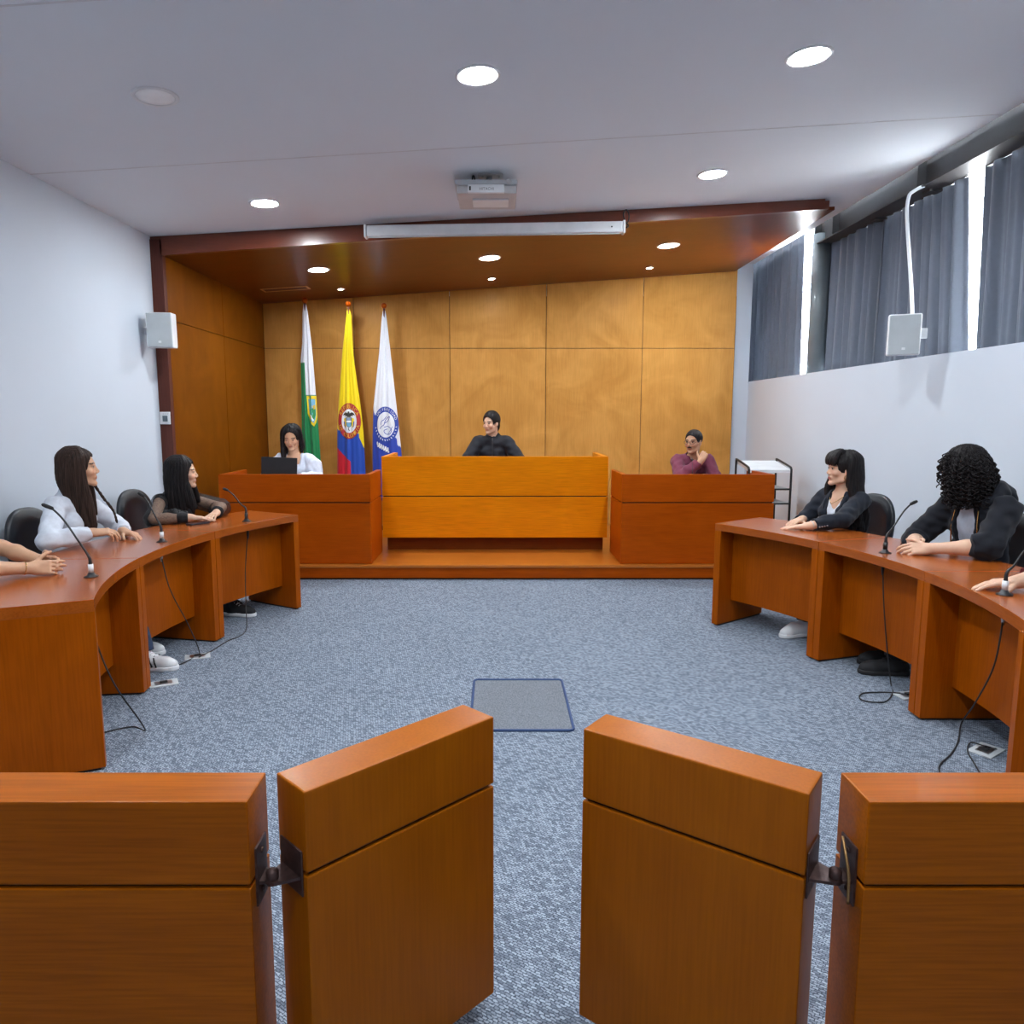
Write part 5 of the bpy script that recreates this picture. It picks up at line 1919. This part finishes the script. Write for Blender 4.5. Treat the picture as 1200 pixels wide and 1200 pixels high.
p.shoes(SHOE_W, M['sole'], M['black'], yaw=-4)
L = curtain_locks(1, 11, -0.10, 0.026, -0.36, 0.092, (-0.02, 0.062), 0.017, seed=1)
L += curtain_locks(-1, 7, -0.10, 0.03, -0.30, 0.085, (-0.05, 0.05), 0.017, seed=2)
L += [([(-0.05, 0.05, -0.02), (-0.062, 0.062, -0.10), (-0.058, 0.10, -0.19), (-0.045, 0.150, -0.28), (-0.035, 0.165, -0.36)], [0.010, 0.007, 0.006, 0.006, 0.004])]
p.hair(M['hair_brown'], L, part=0.012, low=-0.10)

# --- woman with sheer sleeves
p = Person('woman with long black hair and sheer black sleeves, hands folded on the far left desk', (-2.60, 5.58, 0.53), (-2.445, 5.47, 0.935), -14, (-2.375, 5.462, 1.090), 15, 2, tone='light', h=0.004)
p.arm('R', (-2.215, 5.185, 0.788), (-2.48, 4.9, 0.74), (0.85, 0.28, -0.06), DOWN, (0.12, 0.15, 0.1), 0.06)
p.arm('L', (-2.115, 5.405, 0.792), (-2.05, 5.9, 0.78), (0.05, -0.98, -0.08), DOWN, (0.15, 0.2, 0.15), 0.08)
p.leg('R', (-2.04, 5.43, 0.085)); p.leg('L', (-2.2, 5.62, 0.085))
p.build()
p.top('dress', FAB['black'], 0.014, arms=False, vneck=(0.03, 0.03), wr=0.0015)
sleeves(p, 'sheer_sleeve', sheer, 0.05, 1.92, 0.016, 0.012, FAB['black'])
p.trousers(FAB['jeans'])
p.shoes(SHOE_B, M['sole'], yaw=-14)
L = curtain_locks(1, 12, -0.105, 0.030, -0.27, 0.105, (-0.09, 0.085), 0.019, seed=3)
L += curtain_locks(-1, 8, -0.10, 0.045, -0.26, 0.095, (-0.06, 0.085), 0.018, seed=4)
p.hair(M['hair_black'], L, part=0.010, low=-0.12)

# --- person with clasped hands at the left edge
p = Person('person at the left edge of the photo, only bare forearms and clasped hands in view', (-2.68, 3.22, 0.53), (-2.60, 3.235, 1.03), 12, (-2.56, 3.245, 1.19), 10, 0, tone='mid', h=0.004)
p.arm('R', (-2.215, 3.375, 0.795), (-2.45, 2.95, 0.70), (0.86, 0.42, -0.03), (-0.35, 0.85, -0.25), (0.50, 0.55, 0.35), 0.05, 0.4)
p.arm('L', (-2.245, 3.520, 0.800), (-2.45, 3.95, 0.72), (0.95, -0.22, -0.03), (-0.25, -0.85, -0.25), (0.45, 0.55, 0.35), 0.05, 0.4)
p.seat(0.36, 0.34)
p.build()
p.top('blouse', FAB['cream'], 0.015, 0.75, vneck=(0.05, 0.035))
p.trousers(FAB['jeans']); p.shoes(SHOE_W, M['sole'])
ring(p, p.arms['R'][2] + (p.arms['R'][1] - p.arms['R'][2]) * 0.10, p.arms['R'][1] - p.arms['R'][2], 0.030, 0.0022, M['gold'], 'bracelet')
p.hair(M['hair_brown'], curtain_locks(1, 8, -0.10, 0.03, -0.2, 0.09, (-0.10, -0.03), 0.018, seed=5) + curtain_locks(-1, 8, -0.10, 0.03, -0.2, 0.09, (-0.10, -0.03), 0.018, seed=6), part=0.01, low=-0.08)

# --- woman in the blazer
p = Person('woman in a dark blazer with a black fringe, hands flat on the far right desk', (2.53, 5.20, 0.53), (2.445, 5.115, 0.985), 203, (2.430, 5.105, 1.143), 178, 2, tone='light', h=0.004, lips=(0.42, 0.12, 0.12))
p.arm('L', (2.085, 4.815, 0.782), (2.42, 4.55, 0.72), (-0.88, 0.36, -0.10), DOWN, (0.08, 0.1, 0.08), 0.07)
p.arm('R', (2.150, 5.075, 0.790), (2.32, 5.45, 0.72), (-0.80, -0.52, -0.10), DOWN, (0.12, 0.15, 0.1), 0.07)
p.leg('R', (2.20, 4.99, 0.085)); p.leg('L', (2.135, 4.905, 0.085))
p.build()
p.top('camisole', FAB['white'], 0.006, arms=False, vneck=(0.15, 0.085), neckcut=0.02, wr=0)
bl = p.top('blazer', FAB['navy'], 0.017, 1.82, vneck=(0.24, 0.072), neckcut=0.004, wr=0.0030, seed=5, shoulder=0.006)
r_, f_, u_ = p.T.T
fw = np.cross(p.up, r_)
b = BM()
for sg in (-1, 1):
    A = [p.neck + r_ * sg * 0.062 + p.up * 0.005, p.neck + r_ * sg * 0.078 + fw * 0.075 - p.up * 0.045, p.neck + r_ * sg * 0.062 + fw * 0.120 - p.up * 0.12, p.neck + r_ * sg * 0.018 + fw * 0.140 - p.up * 0.22]
    tube(b, smooth_path([Vector(v - p.base) for v in A], 4), 0.013, 8)
obj('lapel', b, FAB['navy'], bl)
a, e, w = p.arms['L']
b = BM()
ax = nrm(w - e)
out = nrm(np.cross(ax, [0, 0, 1.0])); out = out if out[1] < 0 else -out
for k in range(4):
    c = e + (w - e) * 0.76 - ax * 0.017 * k + out * 0.047 - np.array([0, 0, 0.012]) - p.base
    blob(b, Vector(c), (0.006, 0.006, 0.006), 10, 6)
obj('cuff_button', b, M['steel'], bl)
b = BM()
cc = p.neck + fw * 0.02 - p.base
tube(b, smooth_path([Vector(cc + r_ * 0.062 * math.sin(q) + fw * (0.02 + 0.075 * (1 - abs(q) / 1.5)) - p.up * (0.005 + 0.055 * (1 - abs(q) / 1.5))) for q in np.linspace(-1.4, 1.4, 13)], 2), 0.0022, 6)
obj('necklace', b, M['gold'], p.root)
ring(p, w + (e - w) * 0.10, e - w, 0.030, 0.004, M['steel'], 'watch')
b = BM()
tube(b, [Vector(p.hl((-0.079, 0.0, -0.040 - 0.014 + 0.016 * math.cos(q))) + p.Hd[:, 1] * 0.016 * math.sin(q) - p.base) for q in np.linspace(0, 2 * PI, 16, endpoint=False)], 0.002, 6, closed=True)
obj('earring', b, M['gold'], p.root)
p.trousers(FAB['black']); p.shoes(SHOE_W, M['sole'], yaw=200)
L = curtain_locks(-1, 9, -0.105, -0.020, -0.40, 0.128, (-0.150, -0.070), 0.020, seed=7, wave=0.009)
L += curtain_locks(1, 8, -0.10, 0.035, -0.33, 0.090, (-0.05, 0.085), 0.017, seed=8, wave=0.008)
for i in range(9):
    x = -0.062 + 0.124 * i / 8
    L.append(([(x * 0.45, 0.02, 0.128), (x * 0.85, 0.068, 0.100), (x, 0.096 - 4 * x * x, 0.066), (x * 1.06, 0.101 - 5 * x * x, 0.036)], [0.012, 0.014, 0.013, 0.006]))
p.hair(M['hair_black'], L, low=-0.10, hairline=0.075)

# --- curly haired person in the hoodie
p = Person('person with shoulder length black curls in a black hoodie, seated at the right desks', (2.82, 4.15, 0.53), (2.745, 4.105, 1.055), 194, (2.655, 4.125, 1.222), 150, -4, male=True, tone='light', h=0.004)
p.arm('L', (2.375, 3.925, 0.790), (2.66, 3.60, 0.74), (-0.96, 0.22, -0.05), (-0.2, 0.75, -0.6), (0.55, 0.6, 0.4), 0.05)
p.arm('R', (2.395, 4.080, 0.790), (2.60, 4.55, 0.72), (-0.85, -0.50, -0.05), (0.2, -0.75, -0.6), (0.55, 0.6, 0.4), 0.05)
p.leg('R', (2.42, 4.30, 0.085)); p.leg('L', (2.34, 4.13, 0.085))
p.build()
p.top('tee', FAB['grey'], 0.012, arms=False, neckcut=0.006, vneck=(0.03, 0.035))
hd = p.top('hoodie', FAB['hood'], 0.027, 1.22, open_front=0.070, neckcut=0.008, wr=0.0044, seed=7, cuff_r=0.062)
r_, f_, u_ = p.T.T
fw = np.cross(p.up, r_)
F = Field(p.h)
for q in np.linspace(-2.2, 2.2, 13)[:-1]:
    def hp(q):
        return p.neck + r_ * 0.100 * math.sin(q) - fw * (0.085 * math.cos(q)) + p.up * (0.030 - 0.045 * (1 - math.cos(q)) * 0.6)
    F.cone(hp(q), hp(q + 4.4 / 12), 0.046 if abs(q) < 1.4 else 0.034, 0.046 if abs(q + 0.36) < 1.4 else 0.034, 0.03)
F.ell(p.neck - fw * 0.13 - p.up * 0.015, (0.115, 0.060, 0.085), np.stack([r_, fw, p.up], 1), 0.03)
p.child(F, 'hood', FAB['hood'], p.wrinkle(0.003, 11), parent=hd)
b = BM()
for sg in (-1, 1):
    A = [p.neck + r_ * sg * 0.074 + fw * 0.088 - p.up * 0.05, p.neck + r_ * sg * 0.086 + fw * 0.112 - p.up * 0.16, p.neck + r_ * sg * 0.092 + fw * 0.108 - p.up * 0.30]
    tube(b, smooth_path([Vector(v - p.base) for v in A], 5), 0.004, 6)
obj('zip', b, M['gold'], hd)
p.trousers(FAB['black']); p.shoes(SHOE_B, M['rubber'], yaw=176)
p.hair(M['hair_black'], [], cap=0.012, low=-0.08, hairline=0.05, crown=0.004)
g = random.Random(5)
b = BM()
for i in range(760):
    th = g.uniform(-PI, PI)
    if abs(th) < 0.42 and g.random() < 0.8:
        continue
    el = g.uniform(-0.35, 1.25)
    R0 = np.array([0.092 * math.sin(th) * math.cos(el), -0.014 + 0.108 * math.cos(th) * math.cos(el), 0.036 + 0.098 * math.sin(el)])
    zend = g.uniform(-0.235, -0.12) if abs(th) > 0.7 else g.uniform(-0.12, 0.0)
    out = np.array([math.sin(th), math.cos(th), 0])
    end = np.array([0.090 * math.sin(th), -0.01 + 0.102 * math.cos(th), zend]) + out * g.uniform(-0.020, 0.018) + np.array([g.uniform(-0.03, 0.03), g.uniform(-0.03, 0.03), 0])
    drop = R0[2] - end[2]
    if drop < 0.05:
        continue
    n = int(12 + drop * 230)
    rr = g.uniform(0.006, 0.012)
    tw = g.choice([-1, 1]) * g.uniform(0.55, 1.3) * 2 * PI * drop / 0.030
    ph = g.uniform(0, 6.28)
    tang = np.array([math.cos(th), -math.sin(th), 0])
    pts = []
    for k in range(n + 1):
        t = k / n
        c = R0 * (1 - t) + end * t + out * 0.028 * math.sin(PI * t) * (1 if el > 0.2 else 0.4)
        rad = rr * min(1, t * 2.5 + 0.1)
        a = ph + tw * t
        pts.append(Vector(p.hl(c + out * rad * math.cos(a) + tang * rad * math.sin(a)) - p.base))
    tube(b, pts, [0.0036] * (n - 1) + [0.0025, 0.001], 5)
obj('curls', b, M['hair_black'], p.root)

# --- person at the right edge
p = Person('person at the right edge of the photo, only one resting hand in view', (2.87, 2.92, 0.53), (2.79, 2.945, 1.05), 172, (2.75, 2.955, 1.215), 165, 0, male=True, tone='light', h=0.004)
p.arm('R', (2.270, 3.100, 0.792), (2.6, 3.45, 0.72), (-0.93, 0.30, -0.12), DOWN, (0.16, 0.22, 0.15), 0.14)
p.arm('L', (2.42, 2.78, 0.792), (2.6, 2.45, 0.72), (-0.9, 0.2, -0.1), DOWN)
p.seat(0.36, 0.34)
p.build()
p.top('sweater', FAB['red'], 0.018, 1.80, wr=0.002)
p.trousers(FAB['black']); p.shoes(SHOE_B, M['sole'])
p.hair(M['hair_black'], [], cap=0.010, hairline=0.075)

# --- clerk behind the laptop
p = Person('young woman in a pale blouse looking down at the laptop', (-2.08, 7.56, 0.67), (-2.085, 7.45, 1.135), 271, (-2.090, 7.395, 1.305), 274, -20, tone='mid', h=0.004, lids=True)
p.arm('R', (-2.20, 7.17, 0.925), (-2.45, 7.4, 0.85), (0.25, -0.95, -0.1), DOWN, (0.4, 0.5, 0.3))
p.arm('L', (-1.98, 7.17, 0.925), (-1.72, 7.35, 0.85), (-0.25, -0.95, -0.1), DOWN, (0.4, 0.5, 0.3))
p.seat(0.30, 0.30, dz=0.14)
p.build()
p.top('blouse', FAB['blouse'], 0.015, 1.86, puff=0.022, square=True, wr=0.0030, seed=12, neckcut=0.012)
p.trousers(FAB['black']); p.shoes(SHOE_W, M['sole'])
L = curtain_locks(1, 8, -0.09, 0.05, -0.25, 0.080, (-0.03, 0.120), 0.017, seed=13)
L += curtain_locks(-1, 7, -0.10, 0.0, -0.17, 0.080, (-0.11, -0.05), 0.017, seed=14)
p.hair(M['hair_black'], L, part=0.001, low=-0.08, hairline=0.090)

# --- judge
p = Person('man in a black robe behind the raised middle bench', (-0.05, 8.03, 0.72), (-0.055, 7.975, 1.285), 266, (-0.068, 7.945, 1.447), 234, -5, male=True, tone='light', h=0.004, stubble=0.3, sw=0.148)
p.arm('R', (-0.20, 7.66, 1.005), (-0.50, 7.75, 0.80), (0.7, -0.7, -0.05), DOWN)
p.arm('L', (0.12, 7.66, 1.005), (0.42, 7.75, 0.80), (-0.7, -0.7, -0.05), DOWN)
p.seat(0.30, 0.30, dz=0.19)
p.build()
p.top('robe', FAB['robe'], 0.026, 1.88, collar=0.045, neckcut=-0.004, vneck=(0.04, 0.016), wr=0.0032, seed=15, shoulder=0.010)
p.trousers(FAB['black']); p.shoes(SHOE_B, M['rubber'])
p.hair(M['hair_black'], [([(0.0, -0.06, 0.03), (0.0, -0.075, -0.04), (0.0, -0.068, -0.075)], [0.05, 0.045, 0.03])], cap=0.012, hairline=0.076, crown=0.006, wide=0.008)

# --- man in the plum shirt
p = Person('man with glasses and a plum shirt, fist by his chin, behind right counter', (2.0, 7.56, 0.67), (2.005, 7.44, 1.115), 266, (1.985, 7.375, 1.262), 229, -3, male=True, tone='tan', h=0.004, stubble=0.15, sw=0.155)
p.arm('R', (2.020, 7.215, 1.075), (1.80, 7.0, 0.80), (0.45, 0.10, 0.88), (0.35, 0.9, -0.25), (1.2, 1.4, 0.8), 0.02, 0.7)
p.arm('L', (2.02, 7.12, 0.925), (2.24, 7.2, 0.75), (-0.9, -0.1, -0.1), DOWN)
p.seat(0.30, 0.30, dz=0.14)
p.build()
p.top('tee', FAB['dark'], 0.008, neckcut=0.004, arms=False)
sh = p.top('shirt', FAB['plum'], 0.022, 1.88, vneck=(0.22, 0.045), neckcut=0.004, collar=0.01, wr=0.0032, seed=17)
p.trousers(FAB['black']); p.shoes(SHOE_B, M['rubber'])
p.hair(M['hair_black'], [], cap=0.006, hairline=0.074, wide=0.010)
F = Field(0.003)
for sg in (-1, 1):
    F.cone(p.hl((0, 0.0985, -0.0465)), p.hl((sg * 0.024, 0.088, -0.054)), 0.0055, 0.0035, 0.003)
p.child(F, 'moustache', M['hair_black'])
b = BM()
for sg in (-1, 1):
    tube(b, [Vector(p.hl((sg * 0.033 + 0.024 * math.cos(q), 0.104 - 0.012 * abs(math.cos(q)) * (1 if math.cos(q) * sg > 0 else 0), 0.001 + 0.017 * math.sin(q))) - p.base) for q in np.linspace(0, 2 * PI, 20, endpoint=False)], 0.0019, 6, closed=True)
    tube(b, [Vector(p.hl(q) - p.base) for q in ((sg * 0.057, 0.092, 0.004), (sg * 0.077, 0.04, 0.006), (sg * 0.082, -0.005, 0.006))], 0.0019, 6)
tube(b, [Vector(p.hl(q) - p.base) for q in ((-0.010, 0.104, 0.004), (0, 0.107, 0.006), (0.010, 0.104, 0.004))], 0.0019, 6)
obj('glasses', b, M['black'], p.root)

# ------------------------------------------------------------------ their chairs
place_chair(-2.665, 4.42, 0, -10, 'black office chair behind the woman in the white shirt')
place_chair(-2.60, 5.58, 0, -14, 'black office chair behind the woman with sheer sleeves, its back showing')
place_chair(-2.66, 3.22, 0, 12, 'black office chair of the person at the left edge')
place_chair(2.54, 5.21, 0, 204, 'black office chair behind the woman in the blazer')
place_chair(2.80, 4.16, 0, 195, 'black office chair behind the curly haired person, cut by the photo edge')
place_chair(2.84, 2.92, 0, 172, 'black office chair of the person at the right edge')
place_chair(-2.08, 7.56, 0.14, 271, 'black office chair of the woman with the laptop, hidden by the left counter', (0.72, 1, 0.9))
place_chair(-0.05, 8.04, 0.19, 266, 'black office chair of the judge, hidden by the middle bench', (0.72, 1, 0.9))
place_chair(2.0, 7.57, 0.14, 266, 'black office chair of the man in the plum shirt, hidden by the right counter', (0.72, 1, 0.9))
